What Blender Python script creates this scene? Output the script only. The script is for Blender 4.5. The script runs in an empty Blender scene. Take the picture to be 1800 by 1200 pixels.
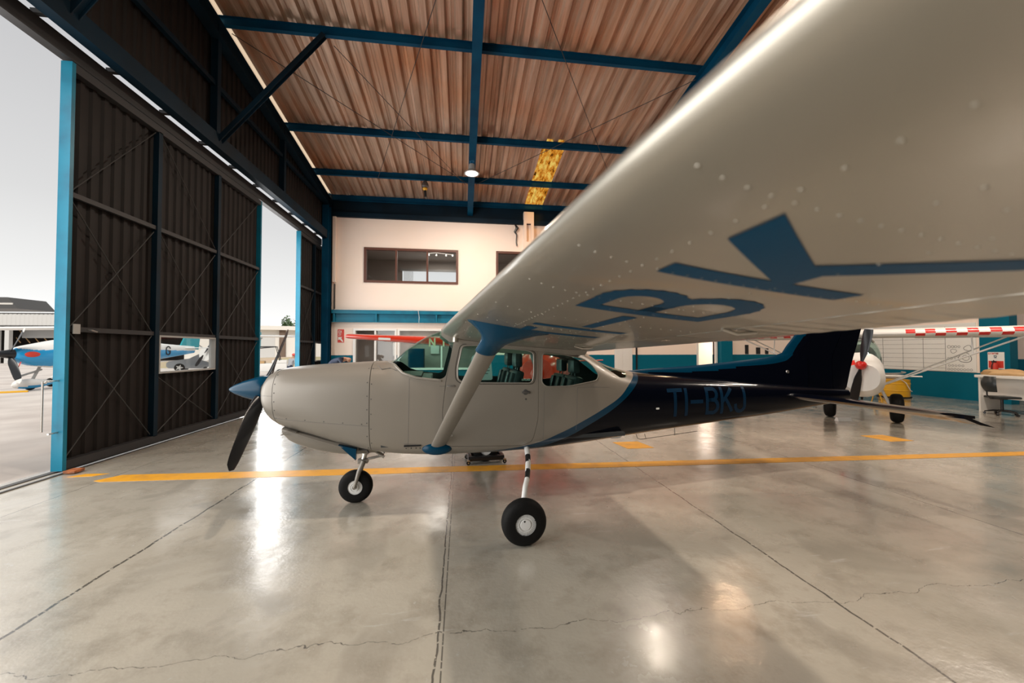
import bpy, bmesh, math, random
from mathutils import Vector, Matrix
R = math.radians
random.seed(7)
S = bpy.context.scene
COL = S.collection

# ------------------------------------------------------------------ camera
cam_d = bpy.data.cameras.new('camera'); cam = bpy.data.objects.new('camera', cam_d); COL.objects.link(cam)
YAW = math.atan(88/670.); PIT = math.atan(14.5/670.)
cam.location = (0, 0, 1.695)
cam.rotation_euler = (R(90)+PIT, 0, -YAW)
cam_d.sensor_width = 36; cam_d.lens = 36*670/1800.
cam_d.clip_start = 0.02; cam_d.clip_end = 600
cam_d.dof.use_dof = True; cam_d.dof.focus_distance = 5.2; cam_d.dof.aperture_fstop = 1.5
S.camera = cam
S.view_settings.view_transform = 'Standard'; S.view_settings.look = 'None'
S.view_settings.exposure = 0.0; S.view_settings.gamma = 1; S.view_settings.use_curve_mapping = False

# ------------------------------------------------------------------ world: bright overcast sky
w = bpy.data.worlds.new('overcast_sky'); S.world = w; w.use_nodes = True
nt = w.node_tree; nt.nodes.clear()
def N(t, k, **kw):
    n = t.nodes.new(k)
    for a, b in kw.items(): setattr(n, a, b)
    return n
tc = N(nt, 'ShaderNodeTexCoord'); sx = N(nt, 'ShaderNodeSeparateXYZ'); nt.links.new(tc.outputs['Generated'], sx.inputs[0])
rp = N(nt, 'ShaderNodeValToRGB'); nt.links.new(sx.outputs['Z'], rp.inputs[0])
cr = rp.color_ramp
cr.elements[0].position = 0.0; cr.elements[0].color = (1.1, 1.09, 1.07, 1)
cr.elements[1].position = 0.75; cr.elements[1].color = (0.46, 0.47, 0.48, 1)
e = cr.elements.new(0.13); e.color = (0.86, 0.86, 0.85, 1)
e = cr.elements.new(0.26); e.color = (0.70, 0.70, 0.70, 1)
e = cr.elements.new(0.45); e.color = (0.58, 0.58, 0.59, 1)
bg = N(nt, 'ShaderNodeBackground'); bg.inputs['Strength'].default_value = 1.05
out = N(nt, 'ShaderNodeOutputWorld'); nt.links.new(rp.outputs[0], bg.inputs[0]); nt.links.new(bg.outputs[0], out.inputs[0])

# soft, high sun behind the thin cloud, high over the roof, lighting only the apron
sd = bpy.data.lights.new('hazy_sun', 'SUN'); sd.energy = 3.2; sd.angle = R(25); sd.color = (1, .96, .9)
so = bpy.data.objects.new('hazy_sun', sd); COL.objects.link(so)
so.rotation_euler = (R(40), R(3), 0)

# unseen area light added outside the left doorway to boost the daylight inside
dd = bpy.data.lights.new('doorway_fill_light', 'AREA'); dd.shape = 'RECTANGLE'; dd.size = 5.5; dd.size_y = 11.5; dd.energy = 830; dd.color = (1, .985, .96)
do = bpy.data.objects.new('doorway_fill_light', dd); COL.objects.link(do); do.location = (-5.95, -.2, 2.9); do.rotation_euler = (0, R(-90), 0)

gd = bpy.data.lights.new('door_gap_fill_light', 'AREA'); gd.shape = 'RECTANGLE'; gd.size = 5.4; gd.size_y = 2.2; gd.energy = 240; gd.color = (1, .99, .97)  # second added area light, unseen, for floor glare and the back wall
go = bpy.data.objects.new('door_gap_fill_light', gd); COL.objects.link(go); go.location = (-5.9, 12.25, 2.8); go.rotation_euler = (0, R(-90), 0)

# ------------------------------------------------------------------ helpers
def new_mat(name, col, rough=.5, metal=0., spec=.5, emit=None, coat=0., noise=None, bump=None):
    m = bpy.data.materials.new(name); m.use_nodes = True
    t = m.node_tree; p = t.nodes['Principled BSDF']
    p.inputs['Base Color'].default_value = (*col, 1); p.inputs['Roughness'].default_value = rough
    p.inputs['Metallic'].default_value = metal; p.inputs['Specular IOR Level'].default_value = spec
    p.inputs['Coat Weight'].default_value = coat; p.inputs['Coat Roughness'].default_value = .05
    if emit:
        p.inputs['Emission Color'].default_value = (*emit[0], 1); p.inputs['Emission Strength'].default_value = emit[1]
    if noise or bump:
        c = N(t, 'ShaderNodeTexCoord')
    if noise:   # (scale, second colour, low, high)
        sc, c2, lo, hi = noise
        n = N(t, 'ShaderNodeTexNoise'); n.inputs['Scale'].default_value = sc; n.inputs['Detail'].default_value = 6
        t.links.new(c.outputs['Object'], n.inputs['Vector'])
        r = N(t, 'ShaderNodeMapRange'); r.inputs[1].default_value = lo; r.inputs[2].default_value = hi
        t.links.new(n.outputs[0], r.inputs[0])
        mx = N(t, 'ShaderNodeMix', data_type='RGBA'); mx.inputs[6].default_value = (*col, 1); mx.inputs[7].default_value = (*c2, 1)
        t.links.new(r.outputs[0], mx.inputs[0]); t.links.new(mx.outputs[2], p.inputs['Base Color'])
    if bump:
        sc, st = bump
        n = N(t, 'ShaderNodeTexNoise'); n.inputs['Scale'].default_value = sc; n.inputs['Detail'].default_value = 3
        t.links.new(c.outputs['Object'], n.inputs['Vector'])
        b = N(t, 'ShaderNodeBump'); b.inputs['Strength'].default_value = st; b.inputs['Distance'].default_value = .02
        t.links.new(n.outputs[0], b.inputs['Height']); t.links.new(b.outputs[0], p.inputs['Normal'])
    return m
def glass_mat(name, tint, refl=.9):
    m = bpy.data.materials.new(name); m.use_nodes = True; t = m.node_tree; t.nodes.clear()
    o = N(t, 'ShaderNodeOutputMaterial'); mx = N(t, 'ShaderNodeMixShader'); tr = N(t, 'ShaderNodeBsdfTransparent'); gl = N(t, 'ShaderNodeBsdfGlossy')
    lw = N(t, 'ShaderNodeLayerWeight'); lw.inputs[0].default_value = .5
    pw = N(t, 'ShaderNodeMath', operation='POWER'); pw.inputs[1].default_value = 5; t.links.new(lw.outputs['Facing'], pw.inputs[0])
    fr = N(t, 'ShaderNodeMath', operation='MULTIPLY_ADD'); fr.inputs[1].default_value = .55; fr.inputs[2].default_value = .03; t.links.new(pw.outputs[0], fr.inputs[0])
    tr.inputs[0].default_value = (*tint, 1); gl.inputs['Roughness'].default_value = .02; gl.inputs[0].default_value = (refl,)*3+(1,)
    t.links.new(fr.outputs[0], mx.inputs[0]); t.links.new(tr.outputs[0], mx.inputs[1]); t.links.new(gl.outputs[0], mx.inputs[2]); t.links.new(mx.outputs[0], o.inputs[0])
    return m
def link(name, me, mats, parent=None, smooth=False):
    o = bpy.data.objects.new(name, me); COL.objects.link(o)
    if not isinstance(mats, (list, tuple)): mats = [mats]
    if len(me.materials) == 0:
        for m in mats: me.materials.append(m)
    if smooth:
        me.shade_smooth() if hasattr(me, 'shade_smooth') else None
    if parent: o.parent = parent
    return o
def obj(name, bm, mats, parent=None, smooth=False, auto=None):
    bmesh.ops.recalc_face_normals(bm, faces=bm.faces[:])
    me = bpy.data.meshes.new(name); 
    if smooth or auto:
        for f in bm.faces: f.smooth = True
    if auto:
        for e in bm.edges:
            if len(e.link_faces) == 2 and e.calc_face_angle(0) > R(auto): e.smooth = False
    bm.to_mesh(me); bm.free()
    return link(name, me, mats, parent)
def empty(name, loc=(0, 0, 0), rz=0., label=None, cat=None, group=None):
    o = bpy.data.objects.new(name, None); COL.objects.link(o); o.location = loc; o.rotation_euler = (0, 0, rz)
    o.empty_display_size = .1
    if label: tag(o, label, cat, group)
    return o
def tag(o, label=None, cat=None, group=None, kind=None):
    if label: o['label'] = label
    if cat: o['category'] = cat
    if group: o['group'] = group
    if kind: o['kind'] = kind
    return o
def struct(name, bm, m, label=None, **k):
    o = obj(name, bm, m, **k); o['kind'] = 'structure'
    if label: o['label'] = label
    return o
def BM(): return bmesh.new()
def box(bm, x0, x1, y0, y1, z0, z1, mat=0, M=None, bev=0):
    vs = [bm.verts.new(v) for v in ((x0,y0,z0),(x1,y0,z0),(x1,y1,z0),(x0,y1,z0),(x0,y0,z1),(x1,y0,z1),(x1,y1,z1),(x0,y1,z1))]
    fs = [bm.faces.new([vs[i] for i in q]) for q in ((0,3,2,1),(4,5,6,7),(0,1,5,4),(1,2,6,5),(2,3,7,6),(3,0,4,7))]
    for f in fs: f.material_index = mat
    if bev:
        es = list({e for f in fs for e in f.edges})
        r = bmesh.ops.bevel(bm, geom=es, offset=bev, segments=2, affect='EDGES', profile=.6)
        vs = list({v for f in r['faces'] for v in f.verts} | {v for v in vs if v.is_valid})
        vs = [v for v in vs if v.is_valid]
    if M is not None: bmesh.ops.transform(bm, matrix=M, verts=vs)
    return vs
def tube(bm, pts, rad, n=10, mat=0, caps=True, ell=None):
    """swept tube through pts; rad a number or list; ell squashes along second axis"""
    pts = [Vector(p) for p in pts]
    if not isinstance(rad, (list, tuple)): rad = [rad]*len(pts)
    rings = []; prev = None
    for i, p in enumerate(pts):
        d = (pts[min(i+1, len(pts)-1)]-pts[max(i-1, 0)]).normalized()
        if prev is None:
            up = Vector((0, 0, 1)) if abs(d.z) < .9 else Vector((1, 0, 0))
            u = d.cross(up).normalized()
        else:
            u = (prev-d*prev.dot(d)).normalized()
        prev = u; v = d.cross(u)
        rings.append([bm.verts.new(p+(u*math.cos(2*math.pi*k/n)+v*math.sin(2*math.pi*k/n)*(ell or 1))*rad[i]) for k in range(n)])
    for a, b in zip(rings, rings[1:]):
        for k in range(n):
            f = bm.faces.new((a[k], a[(k+1) % n], b[(k+1) % n], b[k])); f.material_index = mat
    if caps:
        f = bm.faces.new(rings[0][::-1]); f.material_index = mat
        f = bm.faces.new(rings[-1]); f.material_index = mat
    return rings
def loft(bm, rings, mat=0, caps=True, closed=True):
    rv = [[bm.verts.new(p) for p in r] for r in rings]
    n = len(rv[0])
    for a, b in zip(rv, rv[1:]):
        for k in range(n if closed else n-1):
            f = bm.faces.new((a[k], a[(k+1) % n], b[(k+1) % n], b[k])); f.material_index = mat
    if caps and closed:
        bm.faces.new(rv[0][::-1]).material_index = mat; bm.faces.new(rv[-1]).material_index = mat
    return rv
def lathe(bm, prof, axis_o, axis_d, n=32, mat=0, mats=None):
    """prof: (radius, dist along axis)"""
    o = Vector(axis_o); d = Vector(axis_d).normalized()
    up = Vector((0, 0, 1)) if abs(d.z) < .9 else Vector((1, 0, 0))
    u = d.cross(up).normalized(); v = d.cross(u)
    rv = []
    for r, h in prof:
        if r < 1e-6: rv.append([bm.verts.new(o+d*h)])
        else: rv.append([bm.verts.new(o+d*h+(u*math.cos(2*math.pi*k/n)+v*math.sin(2*math.pi*k/n))*r) for k in range(n)])
    for i, (a, b) in enumerate(zip(rv, rv[1:])):
        for k in range(n):
            q = [a[k % len(a)], a[(k+1) % len(a)], b[(k+1) % len(b)], b[k % len(b)]]
            q2 = []
            for x in q:
                if x not in q2: q2.append(x)
            if len(q2) > 2:
                try: f = bm.faces.new(q2); f.material_index = mats[i] if mats else mat
                except ValueError: pass
def prism(bm, poly, f0, f1, mat=0):
    """poly list of 2D; f0,f1 map 2D to 3D"""
    a = [bm.verts.new(f0(p)) for p in poly]; b = [bm.verts.new(f1(p)) for p in poly]; n = len(poly)
    for k in range(n): bm.faces.new((a[k], a[(k+1) % n], b[(k+1) % n], b[k])).material_index = mat
    bm.faces.new(a[::-1]).material_index = mat; bm.faces.new(b).material_index = mat
def boolean(A, B, op):
    """A, B meshes -> new mesh"""
    a = bpy.data.objects.new('a', A); b = bpy.data.objects.new('b', B); COL.objects.link(a); COL.objects.link(b)
    m = a.modifiers.new('b', 'BOOLEAN'); m.object = b; m.operation = op; m.solver = 'EXACT'
    dg = bpy.context.evaluated_depsgraph_get(); dg.update()
    r = bpy.data.meshes.new_from_object(a.evaluated_get(dg), depsgraph=dg)
    bpy.data.objects.remove(a); bpy.data.objects.remove(b)
    return r
def mesh_of(bm):
    bmesh.ops.recalc_face_normals(bm, faces=bm.faces[:])
    me = bpy.data.meshes.new('m'); bm.to_mesh(me); bm.free(); return me
def interp(tab, x):
    """smooth (monotone cubic) interpolation of table rows (x, v1, v2..)"""
    n = len(tab)
    if x <= tab[0][0]: return list(tab[0][1:])
    if x >= tab[-1][0]: return list(tab[-1][1:])
    i = max(k for k in range(n-1) if tab[k][0] <= x)
    h = tab[i+1][0]-tab[i][0]; t = (x-tab[i][0])/h; o = []
    for c in range(1, len(tab[0])):
        d = lambda k: (tab[k+1][c]-tab[k][c])/(tab[k+1][0]-tab[k][0])
        def m(k):
            if k == 0: return d(0)
            if k == n-1: return d(n-2)
            a, b = d(k-1), d(k)
            return 0 if a*b <= 0 else 2*a*b/(a+b)
        m0, m1 = m(i), m(i+1); y0, y1 = tab[i][c], tab[i+1][c]
        o.append((2*t**3-3*t*t+1)*y0+(t**3-2*t*t+t)*h*m0+(-2*t**3+3*t*t)*y1+(t**3-t*t)*h*m1)
    return o

# glyph strokes in a 0..w by 0..1 box
def arc(cx, cy, rx, ry, a0, a1, n=10): return [(cx+rx*math.cos(R(a0+(a1-a0)*i/n)), cy+ry*math.sin(R(a0+(a1-a0)*i/n))) for i in range(n+1)]
GL = {
 'T': (.6, [[(0,1),(.6,1)], [(.3,1),(.3,0)]]),
 'I': (.0, [[(0,1),(0,0)]]),
 '-': (.5, [[(0,.5),(.5,.5)]]),
 'B': (.55, [[(0,0),(0,1)], [(0,1),(.3,1)]+arc(.3,.77,.2,.23,90,-90)+[(0,.54)], [(0,.54),(.3,.54)]+arc(.3,.27,.25,.27,90,-90)+[(0,0)]]),
 'K': (.55, [[(0,0),(0,1)], [(.55,1),(0,.42)], [(.18,.6),(.55,0)]]),
 'J': (.5, [[(.5,1),(.5,.25)]+arc(.25,.25,.25,.25,0,-180)]),
 'G': (.5, [arc(.25,.7,.25,.3,20,180)+[(0,.3)]+arc(.25,.3,.25,.3,180,360)+[(.5,.48),(.28,.48)]]),
 'N': (.5, [[(0,0),(0,1)], [(0,1),(.5,0)], [(.5,0),(.5,1)]]),
 'E': (.45, [[(.45,1),(0,1),(0,0),(.45,0)], [(0,.5),(.38,.5)]]),
 'S': (.5, [arc(.25,.75,.25,.25,20,270)+arc(.25,.25,.25,.25,90,-160)]),
 'X': (.5, [[(0,0),(.5,1)], [(0,1),(.5,0)]]),
 'A': (.56, [[(0,0),(.28,1),(.56,0)], [(.1,.33),(.46,.33)]]),
 'C': (.5, [arc(.25,.7,.25,.3,20,180)+arc(.25,.3,.25,.3,180,340)]),
 'O': (.5, [arc(.25,.7,.25,.3,0,180)+arc(.25,.3,.25,.3,180,360)+[(.5,.7)]]),
 'P': (.5, [[(0,0),(0,1)], [(0,1),(.28,1)]+arc(.28,.75,.22,.25,90,-90)+[(0,.5)]]),
 'R': (.5, [[(0,0),(0,1)], [(0,1),(.28,1)]+arc(.28,.75,.22,.25,90,-90)+[(0,.5)], [(.22,.5),(.5,0)]]),
 'L': (.45, [[(0,1),(0,0),(.45,0)]]),
 'U': (.5, [[(0,1),(0,.25)]+arc(.25,.25,.25,.25,180,360)+[(.5,1)]]),
 '1': (.2, [[(0,.8),(.2,1),(.2,0)]]),
 '2': (.5, [arc(.25,.75,.25,.25,160,0)+[(.5,.6),(0,0),(.5,0)]]),
 'Z': (.5, [[(0,1),(.5,1),(0,0),(.5,0)]]),
}
def glyph(bm, ch, f, th, sub=.08):
    """f(u,v)->3D on surface, th stroke thickness (glyph units)"""
    for st in GL[ch][1]:
        for (x0, y0), (x1, y1) in zip(st, st[1:]):
            L = math.hypot(x1-x0, y1-y0)
            if L < 1e-6: continue
            dx, dy = (x1-x0)/L, (y1-y0)/L; e = th/2*.98
            diag = abs(dx) > .05 and abs(dy) > .05
            ex = e if (not diag or len(st) > 3) else 0
            n = max(1, int(L/sub)); rows = []
            for i in range(n+1):
                s = -ex+(L+2*ex)*i/n; cx, cy = x0+dx*s, y0+dy*s
                rows.append([bm.verts.new(f(cx-dy*th/2, cy+dx*th/2)), bm.verts.new(f(cx+dy*th/2, cy-dx*th/2))])
            for a, b in zip(rows, rows[1:]): bm.faces.new((a[0], a[1], b[1], b[0]))
def text_plane(bm, txt, o, ux, uy, h, th=.16, gap=.22, off=None):
    """letters as raised plates on a flat board: origin o, unit vectors ux, uy, height h"""
    o = Vector(o); ux = Vector(ux); uy = Vector(uy); x = 0
    for c in txt:
        if c == ' ': x += .5; continue
        glyph(bm, c, lambda u, v, x=x: o+ux*(x+u)*h+uy*v*h, th, .3)
        x += GL[c][0]+gap
# ------------------------------------------------------------------ materials
M = {}; LAMP = 150
M['silver'] = new_mat('silver_paint', (.245,.222,.19), .36, .15, .4, coat=.08, bump=(2.2,.05))
M['wing_paint'] = new_mat('wing_paint', (.39,.36,.305), .34, .75, .5, coat=.3, bump=(3.,.06))
M['blue'] = new_mat('aircraft_blue', (.0,.038,.08), .25, 0, .2, coat=.03)
M['black'] = new_mat('aircraft_black', (.002,.003,.007), .16, 0, .22, bump=(3,.05))
M['letter_blue'] = new_mat('letter_blue', (.001,.022,.055), .4, 0, .2)
M['wing_letter'] = new_mat('wing_letter_blue', (.0,.052,.115), .4, 0, .05)
M['rubber'] = new_mat('rubber', (.006,.0055,.005), .7, 0, .2, bump=(60,.1))
M['white'] = new_mat('white_paint', (.78,.77,.74), .35)
M['black_plain'] = new_mat('black_metal', (.01,.01,.011), .35)
M['prop'] = new_mat('prop_black', (.008,.009,.012), .3)
M['steel'] = new_mat('bare_steel', (.55,.53,.5), .3, .9)
M['dark_steel'] = new_mat('dark_steel', (.12,.115,.11), .45, .6)
M['girt'] = new_mat('girt_steel', (.022,.022,.024), .6)
M['seam'] = new_mat('seam_dark', (.12,.115,.11), .6)
M['leather'] = new_mat('seat_leather', (.02,.025,.027), .35, bump=(14,.2))
M['liner'] = new_mat('cabin_liner', (.03,.034,.035), .7)
M['panel_black'] = new_mat('instrument_panel', (.01,.01,.01), .6)
M['plane_glass'] = glass_mat('tinted_glass', (.80,.94,.90))
M['clear_glass'] = glass_mat('clear_glass', (.96,.97,.97))
M['hangar_blue'] = new_mat('hangar_blue', (.001,.055,.115), .6, 0, .1, noise=(1.5,(.001,.035,.08),.4,.7))
M['shaded_blue'] = new_mat('shaded_hangar_blue', (.001,.014,.028), .6, 0, .2, noise=(1.5,(.001,.008,.015),.4,.7))  # same hangar blue, shade of unlit gable steel and mullions painted into the colour
M['post_blue'] = new_mat('post_blue', (.006,.17,.27), .4, 0, .3, noise=(2.5,(.008,.12,.20),.45,.7))
M['clad'] = new_mat('door_cladding', (.015,.012,.011), .6, .0, .2, noise=(1.2,(.010,.008,.007),.35,.7))
M['wall_white'] = new_mat('wall_white', (.90,.77,.675), .6, noise=(.7,(.90,.755,.64),.4,.7))
M['wains'] = new_mat('wainscot_blue', (.0,.12,.19), .5, 0, .15)
M['brown'] = new_mat('window_frame_brown', (.11,.04,.025), .5)
M['asphalt'] = new_mat('apron_concrete', (.66,.60,.55), .85, noise=(.6,(.52,.46,.42),.4,.65))
M['yellow'] = new_mat('floor_yellow', (.75,.36,.03), .35, noise=(5,(.55,.27,.05),.5,.72))
M['red'] = new_mat('red_paint', (.62,.035,.012), .25, coat=.6)
M['checker_red'] = new_mat('checker_red', (.66,.02,.015), .3)
M['cream'] = new_mat('cream', (.8,.7,.45), .5)
M['yellow_drum'] = new_mat('yellow_drum', (.75,.4,.02), .35)
M['paper'] = new_mat('paper', (.8,.8,.76), .7)
M['ink'] = new_mat('ink', (.03,.03,.035), .7)
M['sign_red'] = new_mat('sign_red', (.65,.05,.03), .5)
M['desk'] = new_mat('desk_white', (.72,.70,.66), .4)
M['skin'] = new_mat('skin', (.5,.27,.17), .6)
M['navy'] = new_mat('navy_cloth', (.012,.02,.045), .8)
M['grey_cloth'] = new_mat('grey_cloth', (.35,.36,.38), .8)
M['leaf'] = new_mat('leaves', (.06,.11,.04), .7, noise=(2,(.10,.16,.06),.4,.6))
M['bark'] = new_mat('bark', (.09,.065,.045), .9)
M['sky_blue'] = new_mat('sky_blue_paint', (.006,.30,.62), .25, coat=.5)
M['teal'] = new_mat('teal_paint', (.01,.28,.33), .3)
M['far_white'] = new_mat('far_building_white', (.72,.68,.62), .8)
M['far_sheet'] = new_mat('far_sheet', (.55,.54,.52), .6)
M['dirt'] = new_mat('dirt', (.5,.38,.27), .9, noise=(.5,(.42,.36,.2),.4,.6))
M['lamp'] = new_mat('lamp_lens', (1,1,1), .5, emit=((1,.97,.9), 6))
M['grey_plastic'] = new_mat('grey_plastic', (.35,.35,.34), .5)
M['rope'] = new_mat('cable_dark', (.03,.03,.03), .6)
M['wood_tan'] = new_mat('tan_wood', (.5,.32,.15), .6)
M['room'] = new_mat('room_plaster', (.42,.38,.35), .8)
# ------------------------------------------------------------------ floor
def floor_mat():
    m = bpy.data.materials.new('painted_concrete_floor'); m.use_nodes = True; t = m.node_tree; p = t.nodes['Principled BSDF']; L = t.links.new
    c = N(t, 'ShaderNodeTexCoord'); s = N(t, 'ShaderNodeSeparateXYZ'); L(c.outputs['Object'], s.inputs[0])
    def noise(sc, det=5, rgh=.55, vec=None, dist=0):
        n = N(t, 'ShaderNodeTexNoise'); n.inputs['Scale'].default_value = sc; n.inputs['Detail'].default_value = det; n.inputs['Roughness'].default_value = rgh
        n.inputs['Distortion'].default_value = dist
        L(vec or c.outputs['Object'], n.inputs['Vector']); return n.outputs[0]
    def rng(i, a, b, x=0., y=1.):
        r = N(t, 'ShaderNodeMapRange'); L(i, r.inputs[0])
        for k, v in enumerate((a, b, x, y)): r.inputs[k+1].default_value = v
        return r.outputs[0]
    def mth(op, a, b=None):
        n = N(t, 'ShaderNodeMath', operation=op)
        for k, v in enumerate((a, b)):
            if v is None: continue
            if isinstance(v, (int, float)): n.inputs[k].default_value = v
            else: L(v, n.inputs[k])
        return n.outputs[0]
    def mix(f, a, b):
        x = N(t, 'ShaderNodeMix', data_type='RGBA'); L(f, x.inputs[0])
        for k, v in ((6, a), (7, b)):
            if isinstance(v, tuple): x.inputs[k].default_value = (*v, 1)
            else: L(v, x.inputs[k])
        return x.outputs[2]
    base = mix(rng(noise(.55, 6), .35, .68), (.475,.44,.37), (.37,.34,.28))
    base = mix(rng(noise(2.6, 8, .7), .48, .74), base, (.27,.24,.19))
    base = mix(mth('MULTIPLY', rng(noise(.9, 3, .5, dist=1.), .55, .62), .5), base, (.29,.265,.22))
    base = mix(rng(noise(7, 8, .75, dist=1.5), .62, .72), base, (.5,.49,.46))
    # stretched scuffs
    mp = N(t, 'ShaderNodeMapping'); mp.inputs['Scale'].default_value = (.8, 5, 1); mp.inputs['Rotation'].default_value = (0,0,.25); L(c.outputs['Object'], mp.inputs[0])
    base = mix(mth('MULTIPLY', rng(noise(2.2, 6, .7, mp.outputs[0]), .62, .7), .6), base, (.55,.54,.5))
    # joints
    wob = mth('MULTIPLY', mth('SUBTRACT', noise(3.5, 3), .5), .05)
    xs = mth('ADD', s.outputs['X'], wob)
    j = None
    for x0, wd in ((-4.62,.004), (-2.68,.011), (-.14,.006), (-.105,.004), (2.5,.008), (5.1,.006), (7.7,.006), (10.3,.006), (12.9,.006)):
        d = mth('LESS_THAN', mth('ABSOLUTE', mth('SUBTRACT', xs if x0 != -.105 else s.outputs['X'], x0)), wd)
        j = d if j is None else mth('MAXIMUM', j, d)
    wob2 = mth('MULTIPLY', mth('SUBTRACT', noise(2.2, 5), .5), .35)
    for y0 in (2.33, 9.6):
        d = mth('LESS_THAN', mth('ABSOLUTE', mth('SUBTRACT', mth('ADD', s.outputs['Y'], wob2), y0)), .0022)
        j = mth('MAXIMUM', j, d)
    gate = mth('GREATER_THAN', noise(30, 2), .40)
    base = mix(mth('MULTIPLY', mth('MULTIPLY', j, gate), .85), base, (.05,.045,.04))
    # dark spots
    v = N(t, 'ShaderNodeTexVoronoi'); v.inputs['Scale'].default_value = 4.2; L(c.outputs['Object'], v.inputs['Vector'])
    sp = mth('MULTIPLY', mth('LESS_THAN', v.outputs['Distance'], .035), mth('GREATER_THAN', noise(.8, 2), .56))
    base = mix(sp, base, (.06,.05,.04))
    L(base, p.inputs['Base Color'])
    L(rng(noise(1.3, 6, .65), .35, .65, .10, .34), p.inputs['Roughness'])
    L(rng(noise(2.1, 7, .7), .38, .62, .10, .27), p.inputs['Coat Roughness'])
    p.inputs['Specular IOR Level'].default_value = .6
    p.inputs['Coat Weight'].default_value = .9; p.inputs['Coat Roughness'].default_value = .2
    b = N(t, 'ShaderNodeBump'); b.inputs['Strength'].default_value = .22; b.inputs['Distance'].default_value = .02
    L(mth('ADD', noise(5, 5), mth('MULTIPLY', noise(40, 3), .12)), b.inputs['Height']); L(b.outputs[0], p.inputs['Normal'])
    return m
FX1 = 24.
bm = BM(); box(bm, -5.75, FX1, -9, 20.5, -.2, 0); struct('floor', bm, floor_mat(), 'glossy grey painted concrete hangar floor with worn joints')
bm = BM(); box(bm, -180, -5.75, -60, 160, -.2, -.01); struct('floor_apron', bm, M['asphalt'], 'pale sunlit concrete apron outside the hangar doors')
# door guide rail sunk in the floor
bm = BM(); box(bm, -5.62, -5.54, -4, 17, 0, .012); box(bm, -5.42, -5.38, -4, 17, 0, .012); struct('trim_1', bm, M['dark_steel'], 'steel sliding door floor rails')
# painted markings
def marking(pts, label, name='floor_marking', cat='floor marking'):
    bm = BM(); v = [bm.verts.new((x, y, .003)) for x, y in pts]; bm.faces.new(v)
    r = bmesh.ops.extrude_face_region(bm, geom=bm.faces[:]); 
    for g in r['geom']:
        if isinstance(g, bmesh.types.BMVert): g.co.z = .0005
    return tag(obj(name, bm, M['yellow']), label, cat)
marking([(-4.71,5.62), (-4.55,5.84), (9.2,5.22), (24,4.25), (24,4.07), (9.2,5.02), (-4.6,5.57)], 'long yellow line painted across the hangar floor')
marking([(-5.2,5.83), (-4.9,5.83), (-4.78,5.93), (-5.08,5.95)], 'short yellow paint patch at the foot of the big door')
marking([(2.82,6.25), (3.3,6.25), (3.22,6.72), (2.74,6.72)], 'yellow square painted on the floor under the aircraft tail')
marking([(7.85,6.1), (8.35,6.1), (8.3,6.6), (7.8,6.6)], 'yellow square painted on the floor beyond the tailplane')

# ------------------------------------------------------------------ corrugated sheets
def corr_profile(u0, u1, pitch, h, kind='trap'):
    pts = []; u = u0
    while u < u1-1e-6:
        if kind == 'trap':
            for f, z in ((0,0), (.20,0), (.30,h), (.50,h), (.53,h*.88), (.57,h*.88), (.60,h), (.74,h), (.84,0)): pts.append((u+f*pitch, z))
        else:
            for f, z in ((0,0), (.25,0), (.4,h), (.75,h), (.9,0)): pts.append((u+f*pitch, z))
        u += pitch
    pts.append((u1, 0)); return [p for p in pts if p[0] <= u1+1e-6]
def corr(bm, prof, v0, v1, f, mat=0, th=.004):
    for (a, ha), (b, hb) in zip(prof, prof[1:]):
        q = [f(a, v0, ha), f(b, v0, hb), f(b, v1, hb), f(a, v1, ha)]
        bm.faces.new([bm.verts.new(x) for x in q]).material_index = mat
    bmesh.ops.remove_doubles(bm, verts=bm.verts[:], dist=1e-5)
ZR = lambda y: 10.28-.156*y
def roof_mat():
    m = bpy.data.materials.new('aged_roof_sheet'); m.use_nodes = True; t = m.node_tree; p = t.nodes['Principled BSDF']; L = t.links.new
    c = N(t, 'ShaderNodeTexCoord'); mp = N(t, 'ShaderNodeMapping'); mp.inputs['Scale'].default_value = (5, .22, .22); L(c.outputs['Object'], mp.inputs[0])
    n = N(t, 'ShaderNodeTexNoise'); n.inputs['Scale'].default_value = 1.4; n.inputs['Detail'].default_value = 7; n.inputs['Roughness'].default_value = .65; L(mp.outputs[0], n.inputs['Vector'])
    r = N(t, 'ShaderNodeValToRGB'); L(n.outputs[0], r.inputs[0]); e = r.color_ramp.elements
    e[0].position = .3; e[0].color = (.24,.15,.10,1); e[1].position = .72; e[1].color = (.62,.47,.37,1)
    x = r.color_ramp.elements.new(.5); x.color = (.43,.30,.22,1)
    n2 = N(t, 'ShaderNodeTexNoise'); n2.inputs['Scale'].default_value = .45; n2.inputs['Detail'].default_value = 4; L(c.outputs['Object'], n2.inputs['Vector'])
    mr = N(t, 'ShaderNodeMapRange'); mr.inputs[1].default_value = .45; mr.inputs[2].default_value = .7; L(n2.outputs[0], mr.inputs[0])
    mx = N(t, 'ShaderNodeMix', data_type='RGBA', blend_type='MULTIPLY'); mx.inputs[7].default_value = (1.0,.72,.52,1); L(mr.outputs[0], mx.inputs[0]); L(r.outputs[0], mx.inputs[6])
    L(mx.outputs[2], p.inputs['Base Color']); p.inputs['Roughness'].default_value = .45; p.inputs['Metallic'].default_value = .35
    return m
PITCH = .38; SKX0 = -5.75+PITCH*22; SKX1 = SKX0+PITCH*2
bm = BM()
fr = lambda x, y, h: (x, y, ZR(y)+.01+h)
corr(bm, corr_profile(-5.13, SKX0, .3875, .10), -9, 16.4, fr); corr(bm, corr_profile(-5.75, -5.37, PITCH, .10), -9, 16.4, fr)
SK2 = -5.75+PITCH*39
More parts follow.
